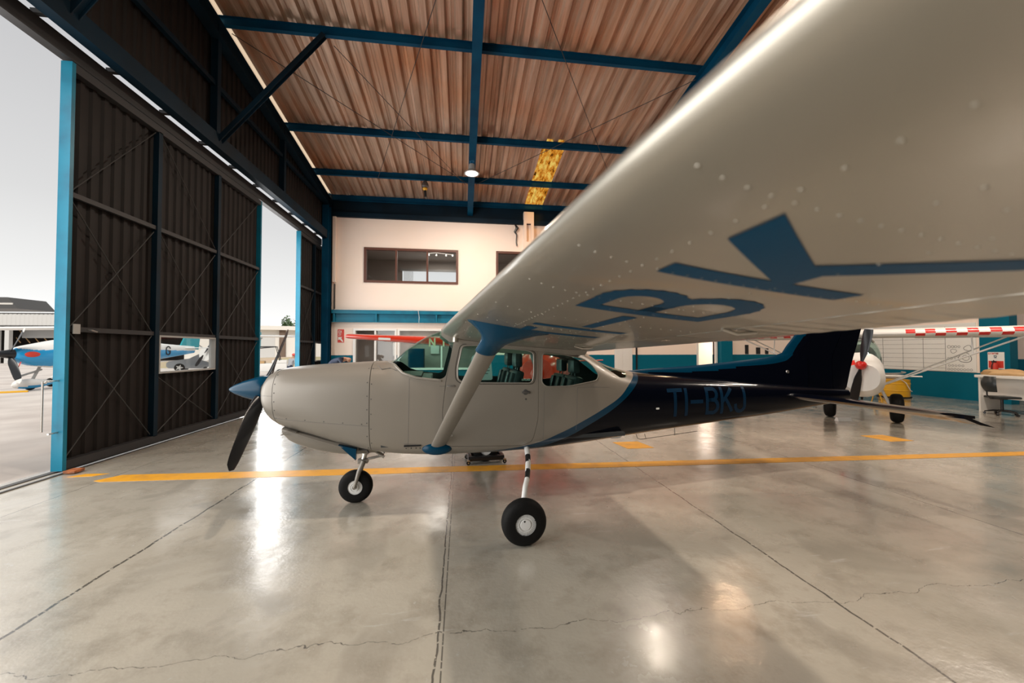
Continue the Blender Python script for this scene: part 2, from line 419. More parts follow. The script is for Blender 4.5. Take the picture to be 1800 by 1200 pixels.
corr(bm, corr_profile(SKX1, SK2, PITCH, .10), -9, 16.4, fr); corr(bm, corr_profile(SK2+2*PITCH, 22, PITCH, .10), -9, 16.4, fr)
corr(bm, corr_profile(SK2, SK2+2*PITCH, PITCH, .10), -9, 11.95, fr)
corr(bm, corr_profile(SKX0, SKX1, PITCH, .10), -9, 11.95, fr)
struct('ceiling', bm, roof_mat(), 'ribbed brown sheet metal roof sloping down to the back')
def skylight_mat():
    m = bpy.data.materials.new('amber_skylight'); m.use_nodes = True; t = m.node_tree; t.nodes.clear(); L = t.links.new
    c = N(t, 'ShaderNodeTexCoord'); mp = N(t, 'ShaderNodeMapping'); mp.inputs['Scale'].default_value = (3, 1, 1); L(c.outputs['Object'], mp.inputs[0])
    n = N(t, 'ShaderNodeTexNoise'); n.inputs['Scale'].default_value = 2.6; n.inputs['Detail'].default_value = 8; n.inputs['Roughness'].default_value = .72; L(mp.outputs[0], n.inputs['Vector'])
    r = N(t, 'ShaderNodeValToRGB'); L(n.outputs[0], r.inputs[0]); e = r.color_ramp.elements
    e[0].position = .36; e[0].color = (.02,.006,.0,1); e[1].position = .62; e[1].color = (1,.72,.16,1)
    x = r.color_ramp.elements.new(.47); x.color = (.75,.26,.02,1)
    tr = N(t, 'ShaderNodeBsdfTransparent'); tl = N(t, 'ShaderNodeBsdfTranslucent'); mx = N(t, 'ShaderNodeMixShader'); mx.inputs[0].default_value = .25
    L(r.outputs[0], tr.inputs[0]); L(r.outputs[0], tl.inputs[0]); o = N(t, 'ShaderNodeOutputMaterial')
    L(tr.outputs[0], mx.inputs[1]); L(tl.outputs[0], mx.inputs[2]); L(mx.outputs[0], o.inputs[0]); return m
def sheet_mat():
    m = bpy.data.materials.new('translucent_edge_sheet'); m.use_nodes = True; t = m.node_tree; t.nodes.clear(); o = N(t, 'ShaderNodeOutputMaterial'); mx = N(t, 'ShaderNodeMixShader'); mx.inputs[0].default_value = .45
    a = N(t, 'ShaderNodeBsdfTransparent'); a.inputs[0].default_value = (.95,.72,.5,1); b = N(t, 'ShaderNodeBsdfTranslucent'); b.inputs[0].default_value = (.9,.7,.5,1)
    t.links.new(a.outputs[0], mx.inputs[1]); t.links.new(b.outputs[0], mx.inputs[2]); t.links.new(mx.outputs[0], o.inputs[0]); return m
bm = BM(); corr(bm, [(-5.37,0),(-5.25,.0),(-5.22,.03),(-5.18,.03),(-5.13,0)], -9, 16.4, fr); struct('window_6', bm, sheet_mat(), 'cream translucent strip along the gable edge of the roof')
bm = BM(); corr(bm, corr_profile(SKX0, SKX1, PITCH, .10), 11.95, 16.4, fr); struct('window_4', bm, skylight_mat(), 'grimy amber translucent skylight strip in the roof')

bm = BM(); corr(bm, corr_profile(SK2, SK2+2*PITCH, PITCH, .10), 11.95, 16.4, fr); struct('window_5', bm, bpy.data.materials['amber_skylight'], 'second amber skylight strip hidden above the wing')

# ------------------------------------------------------------------ roof steel
def ibeam(bm, p0, p1, h, wd, tf=.012, up=(0,0,1)):
    p0 = Vector(p0); p1 = Vector(p1); d = (p1-p0); Ln = d.length; d.normalize(); s = d.cross(Vector(up)).normalized(); u = s.cross(d)
    Mx = Matrix((( d.x,s.x,u.x,p0.x),(d.y,s.y,u.y,p0.y),(d.z,s.z,u.z,p0.z),(0,0,0,1)))
    box(bm, 0, Ln, -wd/2, wd/2, -h, -h+tf, M=Mx); box(bm, 0, Ln, -wd/2, wd/2, -tf, 0, M=Mx); box(bm, 0, Ln, -tf/2, tf/2, -h+tf, -tf, M=Mx)
for i, (y, w_) in enumerate(((-6.65,''), (-3.55,''), (-.45,''), (2.65,'nearest to the camera overhead'), (5.75,'above the tall door leaf'), (8.85,'longest crossing the upper left of the view'), (11.95,'at the upper end of the amber skylight'), (14.1,'crossing the amber skylight'), (15.75,'at the eave above the office wall'))):
    bm = BM(); ibeam(bm, (-5.35,y,ZR(y)), (21.4,y,ZR(y)), .2, .1)
    tag(obj('roof_purlin', bm, M['hangar_blue']), 'blue steel roof purlin '+(w_ or 'behind the camera, parallel to the others'), 'purlin', 'roof purlins')
for x, w_ in ((-5.22,'along the gable above the sliding doors'), (.32,'down the middle of the view'), (6.02,'at the upper right beside the wing'), (11.7,'at the far right bay')):
    bm = BM(); ibeam(bm, (x,-8.5,ZR(-8.5)-.2), (x,15.9,ZR(15.9)-.2), .34, .22, .016)
    tag(obj('roof_rafter', bm, M['shaded_blue'] if x < -1 else M['hangar_blue']), 'blue steel I-beam rafter running '+w_, 'rafter', 'roof rafters')
# roof bracing rods
def rod(p0, p1, r, name, label, cat, m='rope', group=None):
    bm = BM(); tube(bm, [p0, p1], r, 6); return tag(obj(name, bm, M[m]), label, cat, group)
for a, b, l in (((-5.0,8.9),(.2,14.0),'from the gable down to the mid rafter'), ((-3.,14.0),(.2,5.8),'rising from the eave to the mid rafter'), ((.5,5.8),(5.9,14.0),'across the bay right of the mid rafter'), ((.5,14.0),(5.9,8.9),'from the lamp up to the right rafter'), ((-2.9,8.95),(.1,14.05),'crossing the left bay')):
    rod((a[0],a[1],ZR(a[1])-.3), (b[0],b[1],ZR(b[1])-.3), .009, 'brace_rod', 'thin dark roof bracing rod '+l, 'rod')
# knee braces from the door header up to the purlins
for y, l in ((5.75,'above the outer edge of the door leaf'), (8.85,'in front of the brown roof sheets')):
    bm = BM(); ibeam(bm, (-5.15,y,6.15), (-3.05,y,ZR(y)-.22), .12, .1, up=(0,1,0))
    tag(obj('knee_brace', bm, M['shaded_blue']), 'blue diagonal brace from door header to purlin, '+l, 'brace', 'door header braces')
# ------------------------------------------------------------------ door header, gable, columns
hd = empty('door_header', (-5.3,5,5.7)); hd['kind'] = 'structure'; hd['label'] = 'dark steel header and sliding track over the big door opening'; hd.name = 'trim_2'
def split_islands(bm):
    bmesh.ops.recalc_face_normals(bm, faces=bm.faces[:]); seen = set(); out = []
    for v in bm.verts:
        if v.index < 0: bm.verts.index_update()
        if v in seen: continue
        st = [v]; seen.add(v); comp = [v]
        while st:
            a = st.pop()
            for e in a.link_edges:
                b = e.other_vert(a)
                if b not in seen: seen.add(b); st.append(b); comp.append(b)
        nb = BM(); mp = {q: nb.verts.new(q.co) for q in comp}
        for f in {f for q in comp for f in q.link_faces}:
            nf = nb.faces.new([mp[q] for q in f.verts]); nf.material_index = f.material_index
        out.append(nb)
    bm.free(); return out
def child(name, bm, m, par, **k):
    o = obj(name, bm, m, None, **k); o.parent = par; o.matrix_parent_inverse = par.matrix_basis.inverted(); return o
bm = BM(); box(bm, -5.30,-5.12,-8.5,15.7,5.97,5.985); box(bm,-5.30,-5.12,-8.5,15.7,6.26,6.275); box(bm,-5.14,-5.12,-8.5,15.7,5.985,6.26); child('header_beam', bm, M['shaded_blue'], hd)
bm = BM(); box(bm, -5.60,-5.46,-8.5,15.7,5.78,6.02); child('door_track', bm, M['girt'], hd)
bm = BM()
for y in [y*1.05-6 for y in range(21)]: box(bm, -5.5,-5.2,y,y+.07,6.02,6.08)
child('track_bracket', bm, M['girt'], hd)
# gable cladding above the header
bm = BM()
prof = corr_profile(-8.6, 15.7, .19, .03, 'c')
for (a, ha), (b, hb) in zip(prof, prof[1:]):
    bm.faces.new([bm.verts.new(q) for q in ((-5.36-ha,a,6.2),(-5.36-hb,b,6.2),(-5.36-hb,b,ZR(b)-.14),(-5.36-ha,a,ZR(a)-.14))])
bmesh.ops.remove_doubles(bm, verts=bm.verts[:], dist=1e-5)
struct('wall_left', bm, M['clad'], 'dark corrugated gable cladding above the doors')
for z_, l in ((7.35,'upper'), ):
    bm = BM(); box(bm, -5.33,-5.24,-8,15.6,z_,z_+.1); struct('trim_3', bm, M['shaded_blue'])
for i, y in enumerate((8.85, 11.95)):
    bm = BM(); box(bm, -5.34,-5.2,y-.06,y+.06,6.3,ZR(y)-.2); struct('trim_%d' % (4+i), bm, M['shaded_blue'])
def column(x, y, z1, lab, wd=.24):
    bm = BM(); box(bm, x-wd/2,x+wd/2,y-.012-wd/2,y-wd/2+.004,0,z1); box(bm, x-wd/2,x+wd/2,y+wd/2-.004,y+wd/2+.012,0,z1); box(bm,x-.01,x+.01,y-wd/2,y+wd/2,0,z1)
    tag(obj('steel_column', bm, M['hangar_blue']), lab, 'column')
column(-5.2, 15.45, ZR(15.5)-.6, 'blue steel corner column left of the office wall')
column(-5.2, -8.3, ZR(-8.3)-.6, 'blue steel column of the gable behind the camera')
column(.32, -8.3, ZR(-8.3)-.6, 'blue steel column behind the camera at mid hangar')
column(6.02, -8.3, ZR(-8.3)-.6, 'blue steel column behind the camera further right')

# ------------------------------------------------------------------ sliding door leaves
def leaf(name, y0, y1, mull, win, rods, label, x=-5.45):
    """inner face at x, outwards x-0.1"""
    d = empty(name, (x, y0, 0)); d['kind'] = 'structure'; d['label'] = label
    z1 = 5.74
    bm = BM()
    prof = corr_profile(y0+.06, y1-.04, .19, .03, 'c')
    def strip(a0, a1, z0, z2):
        pr = [p for p in prof if a0-1e-4 <= p[0] <= a1+1e-4]
        for (a, ha), (b, hb) in zip(pr, pr[1:]): bm.faces.new([bm.verts.new(q) for q in ((x-.075-ha,a,z0),(x-.075-hb,b,z0),(x-.075-hb,b,z2),(x-.075-ha,a,z2))])
    if win:
        wy0, wy1, wz0, wz1 = win
        prof += [(wy0,.0),(wy1,.0)]; prof.sort()
        strip(y0, wy0, .12, z1); strip(wy1, y1, .12, z1); strip(wy0, wy1, .12, wz0); strip(wy0, wy1, wz1, z1)
    else: strip(y0, y1, .12, z1)
    bmesh.ops.remove_doubles(bm, verts=bm.verts[:], dist=1e-5)
    child('cladding', bm, M['clad'], d)
    bm = BM(); box(bm, x-.12,x+.02,y0,y0+.055,.03,z1); child('edge_post', bm, M['post_blue'], d)
    bm = BM(); box(bm, x-.12,x+.02,y1-.055,y1,.03,z1); child('edge_post', bm, M['post_blue'], d)
    for y in mull:
        bm = BM(); box(bm, x-.07,x+.02,y-.045,y+.045,.15,z1-.1); child('mullion', bm, M['shaded_blue'], d)
    bm = BM(); 
    for z in (1.95, 3.85): box(bm, x-.06,x-.0,y0+.055,y1-.055,z,z+.07)
    child('girt', bm, M['girt'], d)
    bm = BM(); box(bm, x-.1,x+.02,y0+.055,y1-.055,.04,.16); box(bm, x-.1,x+.02,y0+.055,y1-.055,z1-.12,z1); child('rail', bm, M['girt'], d)
    bm = BM()
    for (a, za, b, zb) in rods: tube(bm, [(x-.02,a,za),(x-.02,b,zb)], .009, 6)
    child('bracing_rod', bm, M['rope'], d)
    if win:
        bm = BM(); t_ = .03
        box(bm, x-.12,x+.01,wy0-t_,wy0,wz0-t_,wz1+t_); box(bm, x-.12,x+.01,wy1,wy1+t_,wz0-t_,wz1+t_)
        box(bm, x-.12,x+.01,wy0,wy1,wz0-t_,wz0); box(bm, x-.12,x+.01,wy0,wy1,wz1,wz1+t_)
        child('window_frame', bm, M['grey_plastic'], d)
        bm = BM(); box(bm, x-.072,x-.068,wy0,wy1,wz0,wz1); child('window_pane', bm, M['clear_glass'], d)
    return d
d1 = leaf('door_1', 6.02, 11.15, (7.62, 9.33), (7.72,9.27,1.29,1.93),
     [(6.1,.2,7.55,1.95),(6.1,1.95,7.55,.2),(6.1,2,7.55,3.8),(6.1,3.8,7.55,2),(7.7,2,9.25,3.8),(7.7,3.8,9.25,2),(7.7,.2,9.25,1.2),(7.7,1.2,9.25,.2),(9.4,2,11.05,3.8),(9.4,3.8,11.05,2),(9.4,.2,11.05,1.9),(9.4,1.9,11.05,.2),(6.1,3.95,7.55,5.6),(7.7,5.6,9.25,3.95),(9.4,3.95,11.,5.6)],
     'dark corrugated sliding door leaf with bright blue end post and small window')
d2 = leaf('door_2', 13.72, 16.6, (15.05,), (15.2,16.3,1.29,1.93), [(13.8,2,15,3.8),(13.8,3.8,15,2),(13.8,.2,15,1.9)], 'second sliding door leaf by the office corner', x=-5.47)
# latch plate and handle on the first leaf
bm = BM(); box(bm, -5.43,-5.415,6.11,6.21,1.92,2.06, bev=.003); child('latch_plate', bm, M['grey_plastic'], d1)
bm = BM(); tube(bm, [(-5.42,6.33,1.98),(-5.38,6.33,1.98),(-5.38,6.42,1.96)], .012, 8); child('door_handle', bm, M['steel'], d1)
bm = BM(); tube(bm, [(-5.5,6.02,1.27),(-5.5,5.86,1.27),(-5.5,5.84,1.25)], .012, 8); tube(bm, [(-5.5,6.02,.56),(-5.5,5.9,.56)], .012, 8); tube(bm, [(-5.52,5.84,1.27),(-5.52,5.84,.6)], .012, 8); child('pull_handle', bm, M['steel'], d1)

# ------------------------------------------------------------------ back wall with offices
YB = 15.8
def wall_pieces(bm, x0, x1, z0, z1, holes, y0=YB, y1=YB+.15, mat=0):
    xs = sorted({x0, x1, *[h[0] for h in holes], *[h[1] for h in holes]}); xs = [x for x in xs if x0 <= x <= x1]
    for a, b in zip(xs, xs[1:]):
        zs = [(z0, z1)]
        for h in holes:
            if h[0] <= a+1e-6 and h[1] >= b-1e-6:
                nz = []
                for p, q in zs:
                    if h[2] > p: nz.append((p, min(q, h[2])))
                    if h[3] < q: nz.append((max(p, h[3]), q))
                    if h[3] <= p or h[2] >= q: nz = nz or [(p, q)]
                zs = [z for z in nz if z[1]-z[0] > 1e-4]
        for p, q in zs: box(bm, a, b, y0, y1, p, q, mat)
bm = BM()
up_h = [(-3.87,-.18,4.40,5.77), (1.42,4.2,4.40,5.79)]
lo_h = [(-4.25,-2.62,0.02,2.52), (-2.55,.9,0.9,2.52), (10.45,11.25,0.02,2.6)]
wall_pieces(bm, -5.1, 16.88, 3.25, 6.95, up_h)
wall_pieces(bm, -5.1, 16.88, 1.48, 2.78, lo_h)
wall_pieces(bm, -5.1, 16.88, 2.78, 3.25, [], YB+.06)
struct('wall_back', bm, M['wall_white'], 'two storey white office wall at the back of the hangar')
bm = BM(); wall_pieces(bm, -5.1, 16.88, 0.0, 1.48, lo_h); struct('trim_6', bm, M['wains'], 'blue painted lower band of the back wall')
bm = BM(); box(bm, -5.06, 7.4, YB-.16, YB+.05, 3.12, 3.26); box(bm, -5.06, 7.4, YB-.04, YB+.05, 2.78, 3.12); box(bm, -5.06,7.4,YB-.16,YB-.04,2.78,2.80)
for x in (-4.99,-3.4,-1.05,1.3,3.6,5.9): box(bm, x, x+.05, YB-.14, YB-.04, 2.80, 3.12)
tag(obj('ledge_beam', bm, M['post_blue']), 'blue steel beam with stiffeners below the upper office storey', 'beam')
bm = BM(); box(bm, -5.1, 16.9, YB-.1, YB+.2, 6.96, 7.14); box(bm,-5.1,16.9,YB+.05,YB+.15,7.1,7.75)
struct('trim_7', bm, M['shaded_blue'], 'dark blue beam along the top of the office wall')
bm = BM(); box(bm, -5.38,-5.101,15.72,15.96,0,7.9); struct('trim_11', bm, M['shaded_blue'])
# white corner casing and brick pier
bm = BM(); box(bm, -5.06,-4.93,YB-.12,YB-.002,4.35,6.95, bev=.01); tag(obj('corner_duct', bm, M['wall_white']), 'tall narrow white casing at the left end of the office wall', 'casing')
bm = BM(); box(bm, 2.55,2.66,YB-.22,YB-.002,5.2,7.45); box(bm, 2.86,2.97,YB-.22,YB-.002,5.2,7.45); box(bm, 2.66,2.86,YB-.22,YB-.002,6.98,7.45); box(bm, 2.66,2.86,YB-.04,YB-.002,5.2,6.98); box(bm, 2.66,2.86,YB-.22,YB-.04,5.2,6.2)
tag(obj('roof_pier', bm, M['wall_white']), 'white pier with a dark niche standing proud at the office wall top', 'pier')
rod((-4.98,YB-.03,4.3), (-4.98,YB-.03,2.9), .02, 'conduit_pipe', 'dark conduit down the left end of the office wall', 'pipe')
bm = BM(); tube(bm, [(-4.95,YB-.18,3.27),(-3.6,YB-.2,3.27),(-2.2,YB-.18,3.30),(-1,YB-.2,3.29),(.2,YB-.18,3.3)], .012, 6); tube(bm, [(-1.75,YB-.2,3.3),(-1.7,YB-.2,3.0),(-1.72,YB-.2,2.6)], .008, 6)
tag(obj('cable', bm, M['white']), 'white cable run along the top of the blue ledge beam', 'cable')
bm = BM(); tube(bm, [(2.2,YB-.06,6.95),(2.28,YB-.12,6.78),(2.18,YB-.1,6.62),(2.26,YB-.1,6.5),(2.24,YB-.08,6.2),(2.27,YB-.08,6.05)], [.03,.07,.05,.03,.02,.035], 8)
tag(obj('hanging_bracket', bm, M['black_plain']), 'black hanging bracket with short cord high on the office wall', 'bracket')
# windows
def win(name, x0, x1, z0, z1, nm, m, fw=.07, y=YB, lab=''):
    d = empty(name, (x0, y, z0)); d['kind'] = 'structure'; d['label'] = lab
    bm = BM(); box(bm,x0-.02,x0+fw,y-.04,y+.12,z0-.02,z1+.02); box(bm,x1-fw,x1+.02,y-.04,y+.12,z0-.02,z1+.02); box(bm,x0+fw,x1-fw,y-.04,y+.12,z0-.02,z0+fw); box(bm,x0+fw,x1-fw,y-.04,y+.12,z1-fw,z1+.02)
    for k in range(1, nm):
        xx = x0+(x1-x0)*k/nm; box(bm,xx-fw/2,xx+fw/2,y-.03,y+.11,z0+fw,z1-fw)
    child('window_frame', bm, m, d)
    for k in range(nm):
        a = x0+(x1-x0)*k/nm+fw*.5; b = x0+(x1-x0)*(k+1)/nm-fw*.5
        bm = BM(); box(bm, a, b, y+.04, y+.046, z0+fw, z1-fw); child('window_pane', bm, M['clear_glass'], d)
    return d
win('window_1', -3.87,-.18,4.40,5.77, 3, M['brown'], lab='brown framed three pane upper office window')
win('window_2', 1.42,4.2,4.40,5.79, 2, M['brown'], lab='second brown framed upper office window beside the wing')
# office volumes behind (upper)
def room(name, x0, x1, y0, y1, z0, z1, holes, m, lab):
    for nm, q in (('floor',(x0,x1,y0,y1,z0-.1,z0)), ('ceiling',(x0,x1,y0,y1,z1,z1+.1)), ('left',(x0-.1,x0,y0,y1,z0,z1)), ('right',(x1,x1+.1,y0,y1,z0,z1))):
        if nm == 'floor' and z0 < .1: continue
        bm = BM(); box(bm, *q); struct(name+'_'+nm, bm, m)
    bm = BM(); wall_pieces(bm, x0, x1, z0, z1, holes, y1, y1+.1); struct(name+'_back', bm, m, lab)
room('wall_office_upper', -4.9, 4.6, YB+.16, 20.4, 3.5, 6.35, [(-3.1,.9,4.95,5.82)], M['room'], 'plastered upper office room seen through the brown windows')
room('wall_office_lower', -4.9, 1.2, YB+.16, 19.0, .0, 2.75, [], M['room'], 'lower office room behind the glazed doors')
# vertical blinds at the far office window
bm = BM()
for k in range(22):
    x = -3.0+k*.045 if k < 11 else .3+(k-11)*.05
    box(bm, x, x+.012, 20.28, 20.32, 4.95, 5.8)
box(bm,-3.2,.95,20.25,20.35,5.8,5.9); tag(obj('vertical_blind', bm, M['grey_plastic']), 'vertical blinds at the bright far window of the upper office', 'blind')
t_ = empty('track_light', (-.9,18.2,6.3), 0, 'ceiling track with small spotlights in the upper office', 'light')
bm = BM(); tube(bm, [(-1.6,18.2,6.22),(-1.2,18.1,6.24),(-.4,18.3,6.2)], .012, 6); lathe(bm, [(0,.0),(.1,0),(.08,-.05),(0,-.06)], (-.9,18.2,6.35), (0,0,1), 16); child('track', bm, M['steel'], t_)
for x in (-1.55,-1.2,-.75,-.45):
    bm = BM(); lathe(bm, [(.0,0),(.025,0),(.04,-.1),(0,-.1)], (x,18.2,6.2), (.1,.2,1), 12); child('spotlight', bm, M['white'], t_)
bm = BM(); tube(bm, [(-3.6,17.5,6.27),(-2.2,17.5,6.27)], .06, 8); tag(obj('curtain_pole', bm, M['dark_steel']), 'dark rail across the left pane of the upper office', 'rail')
bm = BM(); box(bm,-4.3,-3.0,18.2,18.9,3.5,4.62, bev=.04); tag(obj('office_cabinet', bm, M['black_plain']), 'dark cabinet behind the left pane of the upper office', 'cabinet')
# lower glazed fronts
win('window_3', -2.55,.9,.9,2.52, 2, M['white'], .06, lab='white framed lower office window left of the aircraft windshield')
d = win('door_3', -4.25,-2.62,.02,2.52, 2, M['white'], .06, lab='white framed glazed double door into the lower office')
# things seen inside lower office
bm = BM(); box(bm,-4.1,-2.7,17.6,18.2,0,.95, bev=.01); tag(obj('office_counter', bm, M['grey_plastic']), 'grey counter behind the glazed office door', 'counter')
bm = BM(); box(bm,-2.45,-1.75,17.9,18.5,0,1.75, bev=.02); tag(obj('locker', bm, M['hangar_blue']), 'blue locker in the lower office', 'locker')
bm = BM(); box(bm,-3.3,-2.95,18.93,18.98,1.4,2.2); tag(obj('notice_sheet', bm, M['paper']), 'white sheets pinned up in the lower office', 'poster')
bm = BM(); box(bm,-1.5,-1.1,18.93,18.98,1.5,2.1); tag(obj('notice_sheet', bm, M['paper']), 'white sheet on the office wall right of the locker', 'poster')
# signs on the wall
def sign(x0, x1, z0, z1, m, lab, y=YB-.001, name='wall_sign', cat='sign'):
    o = empty(name, ((x0+x1)/2, y, z0), 0, lab, cat); bm = BM(); box(bm, x0, x1, y-.012, y, z0, z1); child('panel', bm, m, o); return o
s = sign(-4.86,-4.62,1.98,2.5, M['sign_red'], 'red fire extinguisher pictogram sign on the white wall by the corner')
bm = BM(); text_plane(bm, 'EX', (-4.82,YB-.015,2.36), (1,0,0), (0,0,1), .09, .2); text_plane(bm, 'ZT', (-4.82,YB-.015,2.25), (1,0,0), (0,0,1), .07, .2)
v = [bm.verts.new((x,YB-.015,z)) for x, z in ((-4.84,2.2),(-4.7,2.2),(-4.72,2.14),(-4.64,2.02),(-4.68,2.0),(-4.78,2.1),(-4.84,2.08))]; bm.faces.new(v)
child('pictogram', bm, M['paper'], s)
# right half of back wall: white door panels, column, framed pictures
bm = BM(); box(bm, 6.55,7.35,YB-.03,YB-.002,0,2.7); 
for x in (6.62, 6.95): box(bm, x, x+.27, YB-.045, YB-.03, .2, 2.6)
tag(obj('panel_door', bm, M['white']), 'white panelled door in the back wall behind the rear window', 'door')
bm = BM(); box(bm, 7.52,7.58,YB-.05,YB-.002,0,3.0); tag(obj('downpipe', bm, M['black_plain']), 'thin dark downpipe beside the white panelled door', 'pipe')
bm = BM(); box(bm, 10.38,10.45,YB-.05,YB+.1,0,2.65); box(bm, 11.25,11.36,YB-.05,YB+.1,0,2.65); box(bm,10.38,11.36,YB-.05,YB+.1,2.6,2.68); struct('door_4', bm, M['white'], 'white framed doorway in the back wall')
bm = BM(); box(bm, 11.4,11.95,YB-.25,YB-.002,0,6.9); tag(obj('wall_pier', bm, M['wains']), 'blue painted pier right of the small back doorway', 'pier')
room('wall_side_room', 9.6, 12.4, YB+.16, 19, 0, 2.8, [(10.6,12.2,1.1,2.3)], M['wall_white'], 'bright side room behind the doorway')
for (x, z, w_, h, l) in ((12.75,1.5,.16,.42,'tall black frame'), (13.3,1.5,.2,.3,'middle small black frame'), (13.75,1.5,.16,.26,'right small black frame')):
    bm = BM(); box(bm, x, x+w_, YB-.03, YB-.002, z, z+h, bev=.004); tag(obj('picture_frame', bm, M['black_plain']), l+' on the wall left of the fin', 'frame')
# right wall with tool board
XR = 16.88
bm = BM(); box(bm, XR, XR+.2, 10.41, 15.79, .93, 7); struct('wall_right', bm, M['wall_white'], 'white wall on the right')
bm = BM(); box(bm, XR, XR+.2, 10.41, 15.79, 0, .93); struct('trim_8', bm, M['wains'])
bm = BM(); box(bm, XR-.05, XR+.25, 9.70, 10.40, 0, 7); tag(obj('end_pier', bm, M['wains']), 'blue pier at the end of the tool wall', 'pier')
tb = empty('tool_board', (XR-.02, 12, .95), 0, 'white tool board ruled with dark rows and outlined tool shapes', 'board')
bm = BM(); box(bm, XR-.03, XR-.002, 10.5, 15.3, .95, 2.6); child('board', bm, M['paper'], tb)
bm = BM()
for k in range(9): box(bm, XR-.034, XR-.03, 11.3, 14.8, 1.05+k*.17, 1.056+k*.17)
for y in (11.3, 11.95, 12.6, 13.3, 14.0, 14.8): box(bm, XR-.034, XR-.03, y, y+.008, .97, 2.5)
child('rule_line', bm, M['ink'], tb)
bm = BM()
def ringline(cy, cz, ry, rz, th=.012, n=20, wav=0):
    pts = []
    for k in range(n):
        a = 2*math.pi*k/n; f = 1+wav*math.sin(3*a+cy*9); pts.append((cy+ry*f*math.cos(a), cz+rz*f*math.sin(a)))
    for k in range(n):
        (a, b), (c, d_) = pts[k], pts[(k+1) % n]; L = math.hypot(c-a, d_-b) or 1; nx, nz = -(d_-b)/L*th/2, (c-a)/L*th/2
        bm.faces.new([bm.verts.new((XR-.035, y, z)) for y, z in ((a-nx,b-nz),(c-nx,d_-nz),(c+nx,d_+nz),(a+nx,b+nz))])
ringline(10.78,1.42,.17,.16,.014,24,.08); ringline(10.76,1.42,.09,.09,.01,20); ringline(11.08,1.65,.08,.07,.01,20,.1); ringline(10.7,1.75,.1,.09,.012,20,.12)
for y, z, r in [(11.22-k*.085, 1.02, .03) for k in range(8)]+[(11.2-k*.09,1.15,.028) for k in range(5)]+[(11.2,1.8,.045),(11.1,1.8,.035),(11.02,1.8,.035),(10.93,1.8,.03),(11.0,1.4,.05),(11.14,1.4,.035),(11.22,1.4,.025)]:
    ringline(y, z, r, r*1.1, .009, 12)
for k in range(8): ringline(15.0-k%2*.15, 1.1+k*.17, .05, .05, .01, 12)
bmesh.ops.remove_doubles(bm, verts=bm.verts[:], dist=.004)
[child('tool_outline', b_i, M['ink'], tb) for b_i in split_islands(bm)]
# extinguisher and its notice on the pier
xp = XR-.055
es = empty('extinguisher_sign', (xp, 10, 1.3), 0, 'white and red extinguisher notice on the blue pier', 'sign')
bm = BM(); box(bm, xp-.008, xp, 9.82, 10.2, 1.08, 1.62); child('panel', bm, M['paper'], es)
bm = BM(); text_plane(bm, 'EXTINTOR', (xp-.012,10.18,1.55), (0,-1,0), (0,0,1), .045, .2, .2); box(bm, xp-.012, xp-.008, 9.84, 10.18, 1.12, 1.34); child('lettering', bm, M['sign_red'], es)
bm = BM(); text_plane(bm, '12', (xp-.012,10.06,1.44), (0,-1,0), (0,0,1), .07, .2); child('lettering', bm, M['hangar_blue'], es)
ex = empty('fire_extinguisher', (xp-.12, 9.99, .98), 0, 'red fire extinguisher hung on the blue pier behind the desk', 'extinguisher')
bm = BM(); lathe(bm, [(0,0),(.075,.0),(.08,.02),(.08,.36),(.055,.43),(.025,.45),(0,.45)], (xp-.11,9.99,.84), (0,0,1), 20); child('cylinder', bm, M['sign_red'], ex, smooth=True)
bm = BM(); box(bm, xp-.13,xp-.09,9.95,10.05,1.29,1.34); tube(bm, [(xp-.11,9.97,1.3),(xp-.2,9.95,1.36),(xp-.24,9.97,1.2),(xp-.2,9.99,1.0)], .012, 8); child('valve_hose', bm, M['black_plain'], ex)
# alcove walls beyond
bm = BM(); box(bm, 21.5, 21.7, 4, 20.4, 1.33, 7); struct('wall_alcove', bm, M['wall_white']); bm = BM(); box(bm, 21.5,21.7,4,20.4,0,1.33); struct('trim_9', bm, M['wains'])
bm = BM(); box(bm, 21.46,21.49,9.3,11.4,2.4,3.4); tag(obj('wall_banner', bm, new_mat('banner_pink', (.85,.25,.28), .6)), 'pink red banner high on the far right wall', 'banner')

bm = BM(); box(bm, -5.3, 21.6, -9.05, -8.95, 0, 11.8); struct('wall_front', bm, M['clad'], 'dark wall of the hangar behind the camera')
bm = BM(); box(bm, 21.5, 21.7, -9, 4, 0, 11.8); struct('wall_right_front', bm, M['clad'], 'dark side wall out of view to the right')
bm = BM(); box(bm, 21.4,21.6,4,16,7,8); struct('trim_10', bm, M['clad'])
# hanging high-bay lamps
def lamp(x, y, z, lab, e, lc=(1,.86,.72), zt=None):
    d = empty('high_bay_lamp', (x, y, z), 0, lab, 'lamp', 'high bay lamps')
    bm = BM(); lathe(bm, [(.05,.32),(.09,.30),(.11,.12),(.24,.02),(.25,0),(.2,0),(.2,.01)], (x,y,z), (0,0,1), 28); child('lamp_housing', bm, M['grey_plastic'], d, smooth=False)
    bm = BM(); lathe(bm, [(0,-.012),(.18,-.010),(.2,.006)], (x,y,z), (0,0,1), 28); child('lamp_lens', bm, M['lamp'], d)
    bm = BM(); tube(bm, [(x,y,z+.3),(x,y,zt or ZR(y)-.5)], .018, 8); child('suspension_rod', bm, M['hangar_blue'], d)
    l = bpy.data.lights.new('high_bay_light', 'AREA'); l.shape = 'DISK'; l.size = .36; l.energy = e; l.color = lc
    o = bpy.data.objects.new('high_bay_light', l); COL.objects.link(o); o.location = (x, y, z-.03); return d
lamp(.30, 12.35, 7.42, 'lit high bay lamp hanging from the middle rafter in view', 330)
lamp(6.02, 11.4, 7.42, 'lit high bay lamp hanging from the right rafter above the wing', LAMP*.55)
